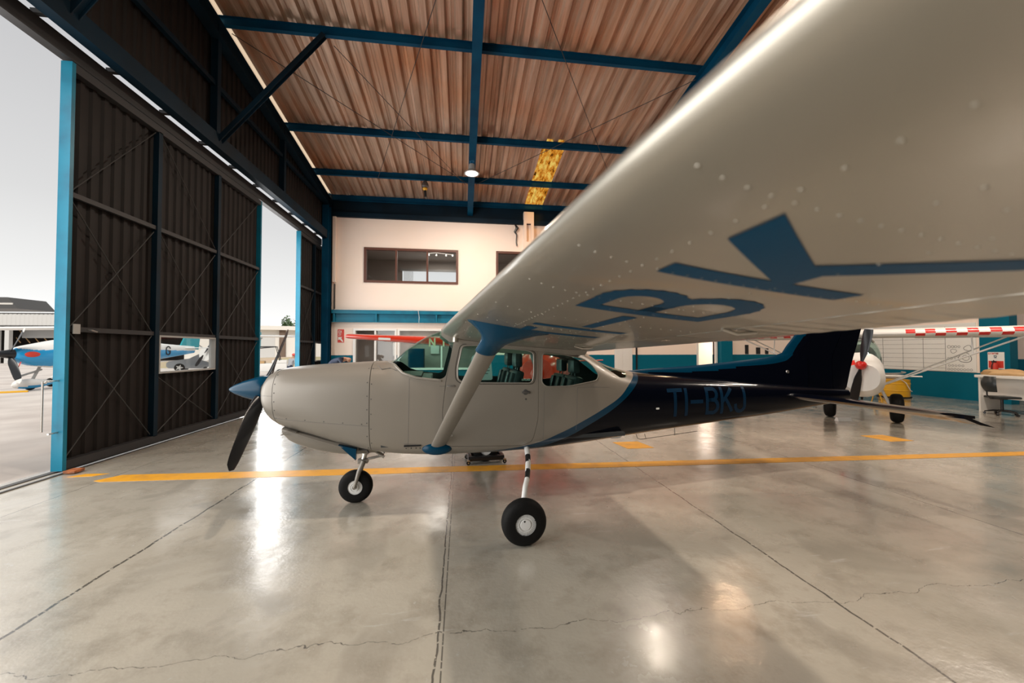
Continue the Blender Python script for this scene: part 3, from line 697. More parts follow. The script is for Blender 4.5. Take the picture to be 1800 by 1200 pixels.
lamp(11.7, 6.9, 7.9, 'added unseen high bay fill lamp for the tool wall side', LAMP*2)  # out of view, put in to brighten the right side and tool board
lamp(9.0, 11.95, 7.3, 'added unseen warm lamp for an amber spot on the floor', LAMP*.35, (1,.62,.36), ZR(11.95)-.2)  # added out of view to give a warm reflected spot on the floor
lamp(.30, 3.2, 8.6, 'added unseen high bay fill lamp over the aeroplane cabin', LAMP*2.)  # added out of view to lift leading edge, cowl top and middle floor
lamp(6.02, 2.2, 8.6, 'added unseen high bay fill lamp over the tail end', LAMP*1.)  # unseen, added to light the wing from above
lamp(11.7, 4.2, 8.6, 'added unseen high bay fill lamp over the right hand bay', LAMP*1.6)  # unseen, added to brighten the right floor and tail
lamp(.30, -5, 9.6, 'added unseen high bay fill lamp behind the camera on the left', LAMP*.8)  # added fill from behind the camera
lamp(6.02, -5, 9.6, 'added unseen high bay fill lamp behind the camera on the right', LAMP*.3)  # weaker added fill, also behind the camera
hz = ZR(14.1)-.2
hn = empty('hanging_horn', (-1.35, 14.1, hz), 0, 'small dark horn with amber lens hanging below the rear purlin left of the lamp', 'horn')
bm = BM(); lathe(bm, [(0,0),(.05,-.02),(.12,-.14),(.13,-.22),(.06,-.27),(0,-.27)], (-1.35,14.1,hz), (0,0,1), 18); child('horn_body', bm, M['dark_steel'], hn)
bm = BM(); lathe(bm, [(0,-.28),(.07,-.275),(.09,-.32),(.05,-.37),(0,-.38)], (-1.35,14.1,hz), (0,0,1), 18); child('amber_lens', bm, M['yellow_drum'], hn)
bm = BM(); tube(bm, [(-1.35,14.1,hz-.38),(-1.33,14.1,hz-.62)], .045, 8); child('tassel', bm, M['black_plain'], hn)
rs = empty('rail_stop', (-5.3, 6.0, 0), R(20), 'small rusty orange door stop on the rail beside the blue end post', 'stop')
bm = BM(); box(bm, -5.36,-5.22,5.95,6.10,.013,.05, bev=.008); child('block', bm, new_mat('rust', (.45,.13,.03), .8, noise=(20,(.2,.07,.03),.4,.6)), rs)
# far end office downlight
for nm, x, y, z, e in (('office_ceiling_light', -1, 18.6, 6.25, 60), ('office_ceiling_light', -2, 17.5, 2.7, 50), ('side_room_light', 11, 17.5, 2.75, 90)):
    l = bpy.data.lights.new(nm, 'AREA'); l.shape = 'DISK'; l.size = 2.2; l.energy = e; l.color = (1,.9,.8); o = bpy.data.objects.new(nm, l); COL.objects.link(o); o.location = (x,y,z)

# ================================================================== THE SILVER AND BLUE HIGH-WING AEROPLANE
# local frame: x = aft (a), y = -b (b towards the camera = left wing), z up; origin on the ground between the main wheels
AC = empty('light_aircraft', (.4486, 4.5907, 0), R(4.12), 'silver, blue and black high-wing single-engine aeroplane in the middle of the hangar', 'aeroplane')
def P(a, b, z): return (a, -b, z)
#        a     w     zt     zb     zm    nu   nl
FUS = [(-2.470,.300,1.400, 1.060, 1.24, 2.4, 2.4),
       (-2.450,.335,1.435, 1.010, 1.24, 2.5, 2.4),
       (-2.380,.385,1.480, .930, 1.23, 2.6, 2.4),
       (-2.250,.425,1.512, .865, 1.22, 2.8, 2.5),
       (-2.000,.462,1.535, .780, 1.20, 3.0, 2.7),
       (-1.700,.490,1.552, .685, 1.18, 3.2, 3.0),
       (-1.410,.510,1.566, .615, 1.15, 3.3, 3.6),
       (-1.240,.520,1.570, .590, 1.13, 3.2, 4.0),
       (-1.060,.530,1.715, .575, 1.13, 2.9, 4.4),
       (-.890,.540,1.825, .565, 1.13, 3.0, 4.6),
       (-.720,.548,1.905, .560, 1.13, 3.6, 4.8),
       (-.550,.553,1.935, .558, 1.13, 4.6, 5.0),
       (-.200,.558,1.950, .558, 1.13, 5.2, 5.0),
       (.300,.550,1.930, .562, 1.13, 5.0, 4.6),
       (.700,.520,1.840, .575, 1.12, 4.2, 4.0),
       (1.000,.485,1.680, .587, 1.10, 3.3, 3.6),
       (1.300,.445,1.520, .605, 1.08, 2.7, 3.2),
       (1.600,.405,1.432, .628, 1.06, 2.5, 3.0),
       (2.200,.340,1.372, .675, 1.04, 2.5, 2.8),
       (3.000,.262,1.300, .735, 1.03, 2.5, 2.6),
       (3.800,.190,1.232, .798, 1.03, 2.4, 2.5),
       (4.500,.128,1.172, .870, 1.03, 2.4, 2.4),
       (5.000,.075,1.130, .925, 1.03, 2.2, 2.2),
       (5.230,.040,1.105, .950, 1.03, 2.0, 2.0)]
def side(a, z):
    wd, zt, zb, zm, nu, nl = interp(FUS, a)
    if z >= zm: t = min(1, (z-zm)/(zt-zm)); return wd*(1-t**nu)**(1/nu)
    t = min(1, (zm-z)/(zm-zb)); return wd*(1-t**nl)**(1/nl)
def ring(a, n=72, inset=0.):
    wd, zt, zb, zm, nu, nl = interp(FUS, a); o = []
    for k in range(n):
        th = 2*math.pi*k/n; c, s_ = math.cos(th), math.sin(th)
        nn = nu if s_ >= 0 else nl; hh = (zt-zm) if s_ >= 0 else (zm-zb)
        y = (wd-inset)*math.copysign(abs(c)**(2/nn), c); z = zm+(hh-inset)*math.copysign(abs(s_)**(2/nn), s_)
        o.append(P(a, y, z))
    return o
def arange(a, b, n): return [a+(b-a)*i/(n-1) for i in range(n)]
def shell(a0, a1, n, th=.010, caps=True):
    """closed hollow skin between stations"""
    bm = BM(); st = arange(a0, a1, n)
    o = [[bm.verts.new(p) for p in ring(a)] for a in st]; i_ = [[bm.verts.new(p) for p in ring(a, inset=th)] for a in st]
    m = len(o[0])
    for A_, B_ in zip(o, o[1:]):
        for k in range(m): bm.faces.new((A_[k], A_[(k+1) % m], B_[(k+1) % m], B_[k]))
    for A_, B_ in zip(i_, i_[1:]):
        for k in range(m): bm.faces.new((A_[k], B_[k], B_[(k+1) % m], A_[(k+1) % m])).material_index = 1
    for k in range(m):
        bm.faces.new((o[0][k], i_[0][k], i_[0][(k+1) % m], o[0][(k+1) % m])); bm.faces.new((o[-1][k], o[-1][(k+1) % m], i_[-1][(k+1) % m], i_[-1][k]))
    me = bpy.data.meshes.new('m'); bmesh.ops.recalc_face_normals(bm, faces=bm.faces[:]); bm.to_mesh(me); bm.free(); return me
def rounded(poly, r=.04, n=5):
    out = []; m = len(poly)
    for i in range(m):
        p0, p, p1 = Vector(poly[i-1]), Vector(poly[i]), Vector(poly[(i+1) % m])
        d0 = (p0-p); d1 = (p1-p); rr = min(r, d0.length*.45, d1.length*.45); A_ = p+d0.normalized()*rr; B_ = p+d1.normalized()*rr
        for k in range(n+1):
            t = k/n; out.append(tuple((1-t)**2*A_+2*t*(1-t)*p+t*t*B_))
    return out
def cutter(poly, b0, b1):
    bm = BM(); prism(bm, poly, lambda p: P(p[0], b0, p[1]), lambda p: P(p[0], b1, p[1])); return mesh_of(bm)
def grow(poly, d):
    c = Vector((sum(p[0] for p in poly)/len(poly), sum(p[1] for p in poly)/len(poly)))
    return [tuple(Vector(p)+(Vector(p)-c).normalized()*d) for p in poly]
W_SHIELD = rounded([(-1.262,1.572), (-1.17,1.548), (-1.075,1.462), (-.94,1.418), (-.70,1.392), (-.655,1.42), (-.548,1.86), (-.58,1.99), (-1.30,1.99)], .03)
W_DOOR = rounded([(-.535,1.50), (-.485,1.735), (-.36,1.745), (.22,1.688), (.285,1.66), (.283,1.42), (.262,1.335), (-.47,1.352), (-.53,1.39)], .045)
W_REAR = rounded([(.385,1.662), (.62,1.645), (.90,1.592), (1.01,1.52), (1.085,1.41), (1.05,1.345), (.70,1.292), (.42,1.295), (.375,1.34)], .05)
W_BACK = rounded([(1.03,1.60), (1.10,1.57), (1.40,1.36), (1.50,1.36), (1.56,1.45), (1.40,1.60), (1.1,1.80), (1.0,1.75)], .03)
DOOR = rounded([(-.575,1.785), (-.655,1.37), (-.69,1.05), (-.665,.715), (-.60,.69), (.18,.655), (.275,.70), (.335,.95), (.338,1.5), (.325,1.72), (.24,1.775), (-.5,1.83)], .05)
def side_windows(me, polys):
    for p, b0, b1 in polys: me = boolean(me, cutter(p, b0, b1), 'DIFFERENCE')
    return me
# --- livery material
def livery():
    m = bpy.data.materials.new('fuselage_livery'); m.use_nodes = True; t = m.node_tree; L = t.links.new; p = t.nodes['Principled BSDF']
    c = N(t, 'ShaderNodeTexCoord'); s = N(t, 'ShaderNodeSeparateXYZ'); L(c.outputs['Object'], s.inputs[0])
    def thr(pts):
        mr = N(t, 'ShaderNodeMapRange'); mr.inputs[1].default_value = .5; mr.inputs[2].default_value = 1.5; L(s.outputs['Z'], mr.inputs[0])
        f = N(t, 'ShaderNodeFloatCurve'); cv = f.mapping.curves[0]
        pp = [((z-.5), (a+1.5)/4.) for z, a in pts]
        cv.points[0].location = pp[0]; cv.points[1].location = pp[-1]
        for q in pp[1:-1]: cv.points.new(*q)
        for q in cv.points: q.handle_type = 'AUTO'
        f.mapping.update(); L(mr.outputs[0], f.inputs['Value'])
        k = N(t, 'ShaderNodeMath', operation='MULTIPLY_ADD'); k.inputs[1].default_value = 4; k.inputs[2].default_value = -1.5; L(f.outputs[0], k.inputs[0])
        g = N(t, 'ShaderNodeMath', operation='GREATER_THAN'); L(s.outputs['X'], g.inputs[0]); L(k.outputs[0], g.inputs[1]); return g.outputs[0]
    blue = thr([(.5,-1.5), (.560,-.95), (.582,-.60), (.611,-.1), (.663,.263), (.775,.594), (.893,.866), (1.027,1.146), (1.127,1.325), (1.283,1.5), (1.388,1.633), (1.5,1.76)])
    blk = thr([(.5,-.2), (.560,.15), (.590,.302), (.622,.40), (.716,.672), (.85,.956), (1.019,1.274), (1.252,1.575), (1.381,1.70), (1.5,1.80)])
    def mix(f, a, b, vec=True):
        x = N(t, 'ShaderNodeMix', data_type='RGBA' if vec else 'FLOAT'); L(f, x.inputs[0])
        ia, ib, o = (6, 7, 2) if vec else (2, 3, 0)
        for k, v in ((ia, a), (ib, b)):
            if isinstance(v, (tuple, float, int)): x.inputs[k].default_value = (*v, 1) if vec else v
            else: L(v, x.inputs[k])
        return x.outputs[o]
    L(mix(blk, mix(blue, (.25,.222,.185), (.0,.035,.075)), (.002,.003,.007)), p.inputs['Base Color'])
    L(mix(blk, mix(blue, .34, .2, 0), .15, 0), p.inputs['Roughness'])
    L(mix(blue, .15, 0., 0), p.inputs['Metallic'])
    L(mix(blk, .08, .0, 0), p.inputs['Coat Weight']); L(mix(blk, .5, .2, 0), p.inputs['Specular IOR Level']); p.inputs['Coat Roughness'].default_value = .05
    n = N(t, 'ShaderNodeTexNoise'); n.inputs['Scale'].default_value = 2.; n.inputs['Detail'].default_value = 2; L(c.outputs['Object'], n.inputs['Vector'])
    b = N(t, 'ShaderNodeBump'); b.inputs['Strength'].default_value = .08; b.inputs['Distance'].default_value = .03; L(n.outputs[0], b.inputs['Height']); L(b.outputs[0], p.inputs['Normal'])
    return m
M['livery'] = livery()
def smooth_by_angle(me, ang=32):
    bm = BM(); bm.from_mesh(me)
    for f in bm.faces: f.smooth = True
    for e in bm.edges:
        if len(e.link_faces) == 2 and e.calc_face_angle(0) > R(ang): e.smooth = False
    bm.to_mesh(me); bm.free()
def part(name, me, mats, par=None, sm=32):
    if sm: smooth_by_angle(me, sm)
    o = bpy.data.objects.new(name, me); COL.objects.link(o)
    mi = [p.material_index for p in me.polygons]; me.materials.clear()
    for m in (mats if isinstance(mats, (list, tuple)) else [mats]): me.materials.append(m)
    me.polygons.foreach_set('material_index', [min(i, len(me.materials)-1) for i in mi])
    o.parent = par or AC; return o
def partb(name, bm, mats, par=None, sm=35):
    me = mesh_of(bm); return part(name, me, mats, par, sm)
fus = shell(-1.405, 5.23, 110)
fus = side_windows(fus, [(W_SHIELD,-1,1), (W_BACK,-1,1), (W_REAR,.2,1), (W_REAR,-1,-.2), (W_DOOR,-1,-.2), (DOOR,.2,1)])
part('fuselage', fus, [M['livery'], M['liner']])
ds = boolean(shell(-.8, .45, 40), cutter(grow(DOOR,-.004), .2, 1), 'INTERSECT')
ds = side_windows(ds, [(W_DOOR,.2,1)])
door = part('cabin_door', ds, [M['livery'], M['liner']])
def pane(name, poly, b0, b1, a0, a1, par=None):
    me = boolean(shell(a0, a1, 40, .005), cutter(poly, b0, b1), 'INTERSECT'); return part(name, me, [M['plane_glass'], M['plane_glass']], par)
pane('windshield', W_SHIELD, -1, 1, -1.35, -.5)
pane('door_window', W_DOOR, .2, 1, -.6, .35, door)
pane('door_window', W_DOOR, -1, -.2, -.6, .35)
pane('rear_side_window', W_REAR, .2, 1, .3, 1.15); pane('rear_side_window', W_REAR, -1, -.2, .3, 1.15)
pane('rear_window', W_BACK, -1, 1, .95, 1.65)
def trim_on_side(bm, poly, r, closed=True, sgn=1, off=.001):
    pts = []
    m = len(poly)
    for i in range(m if closed else m-1):
        p, q = Vector(poly[i]), Vector(poly[(i+1) % m]); k = max(1, int((q-p).length/.04))
        for j in range(k): pts.append(p+(q-p)*j/k)
    pts.append(Vector(poly[0] if closed else poly[-1]))
    tube(bm, [P(p.x, sgn*(side(p.x, p.y)+off), p.y) for p in pts], r, 6, caps=not closed)
bm = BM(); trim_on_side(bm, W_DOOR, .008); partb('window_trim', bm, M['silver'], door)
bm = BM(); trim_on_side(bm, W_REAR, .006); partb('window_trim', bm, M['silver'])
bm = BM(); trim_on_side(bm, grow(W_DOOR,.025), .0028, off=0); partb('door_seal', bm, M['rubber'], door)
bm = BM(); trim_on_side(bm, [(-1.262,1.565),(-1.19,1.545),(-1.085,1.455),(-.95,1.405),(-.70,1.375)], .011, False); partb('windshield_trim', bm, M['silver'])
# panel seams
bm = BM()
for pl in ([(-.645,1.32),(-.72,1.32)], [(-1.02,1.40),(-1.03,.62)], [(.80,1.27),(1.05,1.27),(1.22,1.262)], [(.80,1.27),(.785,.80)], [(-1.16,1.50),(-1.405,1.50)], [(.40,1.25),(.395,.72)]):
    trim_on_side(bm, pl, .0018, False, off=-.0004)
[partb('panel_seam', b_i, M['seam']) for b_i in split_islands(bm)]
# --- cowling with nose bowl, separate piece ahead of the firewall seam
cw = part('engine_cowling', shell(-2.47, -1.411, 30, .012), [M['silver'], M['black_plain']])
bm = BM()
rr = ring(-2.465, 48); c0 = Vector(P(-2.475, 0, 1.24)); vs = [bm.verts.new(p) for p in rr]; vi = [bm.verts.new(Vector(p)*.55+c0*.45) for p in rr]
for k in range(48): bm.faces.new((vs[k], vs[(k+1)%48], vi[(k+1)%48], vi[k]))
bm.faces.new(vi); partb('nose_bowl', bm, M['silver'], cw)
for sg in (1, -1):
    bm = BM(); lathe(bm, [(0,0),(.075,0),(.078,.006),(.07,.01)], P(-2.478, sg*.2, 1.27), (-1,0,0), 20); partb('air_inlet', bm, M['black_plain'], cw)
bm = BM()
def girth(bm, a, r=.002, k0=0, k1=72): 
    rg = ring(a, 72); tube(bm, [Vector(rg[k % 72])+(Vector(rg[k % 72])-Vector(P(a,0,1.2))).normalized()*.0003 for k in range(k0, k1+1)], r, 5, caps=False)
girth(bm, -2.33, .0022); trim_on_side(bm, [(-2.46,1.24),(-2.33,1.24)], .0018, False, off=0)
for sg in (1, -1):
    trim_on_side(bm, [(-2.33,1.02),(-2.2,1.0),(-1.41,.93)], .0014, False, sg, off=0)
partb('cowl_seam', bm, M['seam'], cw)
bm = BM()
def screw(bm, a, z, r=.006, sg=1):
    b = side(a, z); lathe(bm, [(0,.0025),(r,.002),(r,-.002)], P(a, sg*b, z), P(0, sg, 0), 8)
for sg in (1, -1):
    for k in range(6): screw(bm, -2.31, 1.44-k*.085, sg=sg)
    for k in range(7): screw(bm, -1.43, 1.5-k*.135, sg=sg)
    for k in range(5): screw(bm, -2.2+k*.18, 1.015-k*.016, sg=sg)
    for k in range(6): screw(bm, -1.39, 1.5-k*.15, sg=sg)
partb('fastener', bm, M['dark_steel'], cw); bpy.data.objects['fastener']['kind'] = 'stuff'
# lower air scoop under the cowl
SC = [(-2.285,.27,.905,.80), (-2.24,.285,.90,.735), (-2.15,.30,.875,.685), (-1.98,.30,.82,.62), (-1.78,.28,.75,.575), (-1.6,.25,.70,.553), (-1.42,.20,.66,.56), (-1.3,.12,.62,.575)]
bm = BM(); rings = []
for a in arange(-2.285, -1.3, 20):
    wd, zt, zb = interp(SC, a); zm = zt-.02; rg = []
    for k in range(32):
        th = 2*math.pi*k/32; c, s_ = math.cos(th), math.sin(th); h = (zt-zm) if s_ > 0 else (zm-zb)
        rg.append(P(a, wd*math.copysign(abs(c)**.75, c), zm+h*math.copysign(abs(s_)**.8, s_)))
    rings.append(rg)
loft(bm, rings); partb('lower_scoop', bm, M['silver'], cw, 50)
bm = BM(); prism(bm, [(-2.28,.835),(-2.21,.888),(-2.13,.865)], lambda p: P(p[0], .33, p[1]), lambda p: P(p[0], -.33, p[1])); tube(bm, [P(-2.25,.335,.90), P(-2.0,.335,.80), P(-1.75,.33,.71), P(-1.62,.32,.665)], .005, 8); partb('cowl_flange', bm, M['silver'], cw)
# oil door, exhaust fairing
bm = BM()
prism(bm, [(-1.735,.715),(-1.56,.665),(-1.565,.55)], lambda p: P(p[0], .33, p[1]), lambda p: P(p[0], .27, p[1])); partb('gear_fairing', bm, M['blue'])
bm = BM(); tube(bm, [P(-1.55,.25,.64), P(-1.47,.25,.635), P(-1.45,.25,.60)], .012, 8); partb('breather_pipe', bm, M['dark_steel'])
bm = BM(); trim_on_side(bm, [(-1.35,1.53),(-1.30,1.49),(-1.22,1.505),(-1.15,1.48)], .0035, False, off=.003); partb('cowl_latch', bm, M['dark_steel'])
# step vent grille low on the side
bm = BM(); b_ = side(-1.0, .72)
box(bm, -1.07, -.90, -b_-.016, -b_+.02, .708, .722); 
for a in (-1.05,-1.0,-.95,-.91): lathe(bm, [(0,.004),(.006,.003),(.006,-.004)], P(a, side(a,.685), .685), P(0,1,0), 8)
partb('side_vent', bm, M['black_plain'])
# door handle, lock, static port, baggage door lock
bm = BM(); b_ = side(.19, 1.235); lathe(bm, [(0,.004),(.026,.004),(.03,0),(.03,-.01)], P(.19,b_,1.24), P(0,1,0), 20); box(bm, .15,.235,-b_-.014,-b_-.004,1.228,1.25, bev=.003); lathe(bm, [(0,.004),(.011,.002),(.011,-.004)], P(.195,side(.195,1.165),1.165), P(0,1,0), 12)
partb('door_handle', bm, M['dark_steel'], door)
bm = BM(); box(bm, -.64,-.56,-side(-.6,1.32)-.006,-side(-.6,1.32),1.31,1.33, bev=.002); box(bm, -.63,-.58,-side(-.6,.8)-.006,-side(-.6,.8)+.01,.8,.82); [partb('door_hinge', b_i, M['steel'], door) for b_i in split_islands(bm)]
# side letters
def on_side(a, z): return P(a, side(a, z)+.0025, z)
bm = BM(); H_ = .30
for ch, a0 in (('T',2.045),('I',2.30),('-',2.385),('B',2.62),('K',2.855),('J',3.075)):
    glyph(bm, ch, lambda u, v, a0=a0: on_side(a0+u*H_*1.0, .895+v*H_-(a0-2.0)*.0), .15, .1)
partb('registration_letters', bm, M['letter_blue'], sm=None)
bm = BM(); b_ = side(1.83,1.0); box(bm, 1.855,1.895,-side(1.87,.99)-.004,-side(1.87,.99)+.01,.975,.995); partb('static_plate', bm, M['paper'])
# belly antenna and tow wire
bm = BM(); tube(bm, [P(1.80,.0,.60), P(1.82,.0,.545), P(1.86,0,.53), P(2.7,.0,.60)], .0035, 6); tube(bm, [P(2.36,0,.66), P(2.36,0,.56)], .004, 6); tube(bm, [P(1.92,0,.60),P(1.94,0,.54)], .0035, 6); partb('belly_antenna', bm, M['dark_steel'])
bm = BM(); prism(bm, [(1.38,.64),(1.44,.565),(1.56,.565),(1.66,.64)], lambda p: P(p[0], .02, p[1]), lambda p: P(p[0], -.02, p[1])); partb('blade_antenna', bm, M['paper'])
bm = BM(); lathe(bm, [(.016,-.003),(.022,0),(.016,.003),(.010,0),(.016,-.003)], P(4.66,0,.86), P(0,1,0), 14); tube(bm, [P(4.62,0,.93),P(4.63,0,.88)], .012, 6); partb('tie_down_ring', bm, M['steel'])

# ------------------------------------------------------------------ propeller and spinner
TH = .805
pr = bpy.data.objects.new('propeller', None); COL.objects.link(pr); pr.parent = AC; pr.location = P(-2.56, 0, 1.277); pr.empty_display_size = .1
bm = BM(); lathe(bm, [(0,.335),(.02,.318),(.05,.27),(.085,.19),(.115,.10),(.132,.03),(.137,0),(.137,-.055),(.128,-.075),(0,-.075)], (0,0,0), (-1,0,0), 40)
partb('spinner', bm, M['blue'], pr, 40)
def blade(sg):
    bm = BM(); u = Vector((0, -math.sin(TH), -math.cos(TH)))*sg   # towards camera & down for sg=+1
    ax = Vector((-1,0,0)); t_ = u.cross(ax)
    tab = [(.10,.045,.040,50), (.17,.060,.030,42), (.28,.072,.020,34), (.45,.078,.013,26), (.65,.074,.009,20), (.82,.066,.006,17), (.92,.050,.004,15), (.945,.030,.003,15), (.953,.008,.002,15)]
    rings = []
    for r_ in arange(.10, .953, 26):
        hw, th, tw = interp(tab, r_); tw = R(tw)
        cd = t_*math.cos(tw)+ax*math.sin(tw)*(-1); nd = -t_*math.sin(tw)*(-1)+ax*math.cos(tw)
        rings.append([tuple(u*r_+cd*hw*math.cos(2*math.pi*k/16)+nd*th*math.sin(2*math.pi*k/16)) for k in range(16)])
    loft(bm, rings); return partb('blade', bm, M['prop'], pr, 50)
blade(1); blade(-1)
# ------------------------------------------------------------------ wing
LEt = [(0,-.70), (.5,-.698), (1.6,-.645), (2.5,-.585), (3.6,-.515), (4.0,-.49), (4.3,-.46), (5.2,-.37), (5.45,-.3)]
TEt = [(0,.94), (.5,.94), (2.5,.90), (3.9,.83), (5.2,.75), (5.45,.70)]
def chord(b):
    b = abs(b); le = interp(LEt, b)[0]; te = interp(TEt, b)[0]
    return le, te, 1.892+.0285*(b-.5), 1.682+.031*(b-.5)+.008*max(0, b-2.5)
def foil(x, up):
    x = min(1, max(0, x)); yt = .6*(.2969*math.sqrt(x)-.126*x-.3516*x*x+.2843*x**3-.1036*x**4)
    yc = .02/.16*(.8*x-x*x) if x < .4 else .02/.36*(.2+.8*x-x*x)
    return yc+(yt if up else -yt)
def zw(a, b, up=False):
    le, te, z0, z1 = chord(b); c = te-le; x = (a-le)/c; return z0+(z1-z0)*x+foil(x, up)*c
def wing_ring(b, x0=0., x1=1., n=26, gap=0):
    le, te, z0, z1 = chord(b); c = te-le; o = []
    xs = [x0+(x1-x0)*(.5-.5*math.cos(math.pi*i/n)) if x0 == 0 else x0+(x1-x0)*i/n for i in range(n+1)]
    k = 1. if abs(b) < 5.3 else .55
    for x in xs[::-1]: o.append(P(le+x*c, b, z0+(z1-z0)*x+foil(x, True)*c*k))
    for x in (xs[1:] if x0 == 0 else xs): o.append(P(le+x*c, b, z0+(z1-z0)*x+foil(x, False)*c*k))
    return o
XF = .765
bs = [-5.45,-5.3,-5.1]+arange(-5,5,81)+[5.1,5.3,5.45]
bm = BM(); rings = []
for b in bs:
    rings.append(wing_ring(b, 0, XF))
loft(bm, rings)
# rivet rows pressed into the skin
def rivet(bm, a, b, r=.0042):
    z = zw(a, b); lathe(bm, [(0,.0022),(r*.6,.0018),(r,.0),(r,-.002)], P(a, b, z), (0,0,-1), 8)
for b in arange(.65, 5.2, 81): rivet(bm, -.288+.006*(b-3.6), b)
for b in arange(.65, 5.2, 60): rivet(bm, .072, b)
for rb in (.62,1.05,1.5,1.95,2.4,2.85,3.35,3.72,4.09,4.5,4.9):
    a = interp(LEt, rb)[0]+.06
    while a < .55: rivet(bm, a, rb, .0042); a += .040 if rb > 3 else .055
for rb in (2.1, 3.2, 4.165, 4.21):
    for k in range(5): rivet(bm, -.118+k*.09, rb+(k%2)*.02, .005)
wing = partb('wing', bm, [M['wing_paint']], sm=40)
bm = BM(); rings = [wing_ring(b, XF+.004, 1., 8) for b in arange(.62, 2.62, 9)]; loft(bm, rings); partb('flap', bm, M['wing_paint'], wing, 40)
bm = BM(); rings = [wing_ring(-b, XF+.004, 1., 8) for b in arange(.62, 2.62, 9)]; loft(bm, rings); partb('flap', bm, M['wing_paint'], wing, 40)
for sg in (1, -1):
    bm = BM(); rings = []
    n = 96
    for i in range(n+1):
        b = 2.64+(5.2-2.64)*i/n; rg = wing_ring(b*sg, XF+.004, 1., 8)
        bead = .0022*(1 if i % 4 == 1 else (.5 if i % 4 in (0, 2) else 0))
        rings.append([(p[0], p[1], p[2]+(bead if k < 9 else -bead)) for k, p in enumerate(rg)])
    loft(bm, rings)
    partb('aileron', bm, M['wing_paint'], wing, 60)
    bm = BM(); rings = [wing_ring(b*sg, XF+.004, 1., 8) for b in (5.22, 5.3, 5.45)]; loft(bm, rings)
    rings = [wing_ring(b*sg, XF+.004, 1., 8) for b in (0.,.3,.6)]; loft(bm, rings); [partb('trailing_panel', b_i, M['wing_paint'], wing, 40) for b_i in split_islands(bm)]
bm = BM()
for b in (1.2, 3.05, 4.2): tube(bm, [P(.5,b,zw(.5,b)-.002), P(.58,b,zw(.58,b)-.018), P(.68,b,zw(.68,b)-.004)], .008, 8)
[partb('hinge_bracket', b_i, M['steel'], wing) for b_i in split_islands(bm)]
# letters under the left wing, tops towards the leading edge, read root to tip
bm = BM(); HW = .545; AT = -.25
for ch, b0 in (('T',2.0),('I',2.538),('-',2.69),('B',3.205),('I',3.745),('J',4.26)):
    sc = {'-': .70, 'B': .60, 'T': .62}.get(ch, .58)/GL[ch][0]*.58 if GL[ch][0] else 1
    sc = {'T': .36/.6/HW, 'I': 1, '-': .36/.5/HW, 'B': .335/.55/HW, 'K': .255/.55/HW, 'J': .27/.5/HW}[ch]
    glyph(bm, ch, lambda u, v, b0=b0, sc=sc: P(AT+.038+(1-v)*(HW-.076), b0+u*HW*sc, zw(AT+.038+(1-v)*(HW-.076), b0+u*HW*sc)-.0016), .14, .06)
def wquad(bm, q, n=10):   # quad on the lower skin, corners (a, b)
    g = []
    for i in range(n+1):
        u = i/n; l = [q[0][k]+(q[3][k]-q[0][k])*u for k in (0,1)]; r = [q[1][k]+(q[2][k]-q[1][k])*u for k in (0,1)]
        g.append([bm.verts.new(P(l[0]+(r[0]-l[0])*t, l[1]+(r[1]-l[1])*t, zw(l[0]+(r[0]-l[0])*t, l[1]+(r[1]-l[1])*t)-.0016)) for t in (0,.33,.67,1)])
    for a_, b_ in zip(g, g[1:]):
        for k in range(3): bm.faces.new((a_[k], a_[k+1], b_[k+1], b_[k]))
wquad(bm, [(-.250,3.945),(-.250,4.062),(.062,3.862),(.075,3.745)])
wquad(bm, [(.015,3.83),(-.02,3.905),(.295,4.135),(.295,4.045)])
partb('wing_registration_letters', bm, M['wing_letter'], wing, None)
# root fairing between wing and windshield
bm = BM(); 
for sg in (1,-1):
    rings = []
    for a in arange(-.70, .9, 20):
        z = zw(a, .5); t = (a+.70)/1.6; r_ = .02+.03*math.sin(math.pi*t)
        rings.append([P(a, sg*(.505+dx), z-dz) for dx, dz in ((.03,-.02),(.03+r_,-.0),(.02,.012+r_*.6),(-.02,.03+r_),(-.04,.0))])
    loft(bm, rings)
[partb('wing_root_fairing', b_i, M['silver'], wing, 50) for b_i in split_islands(bm)]
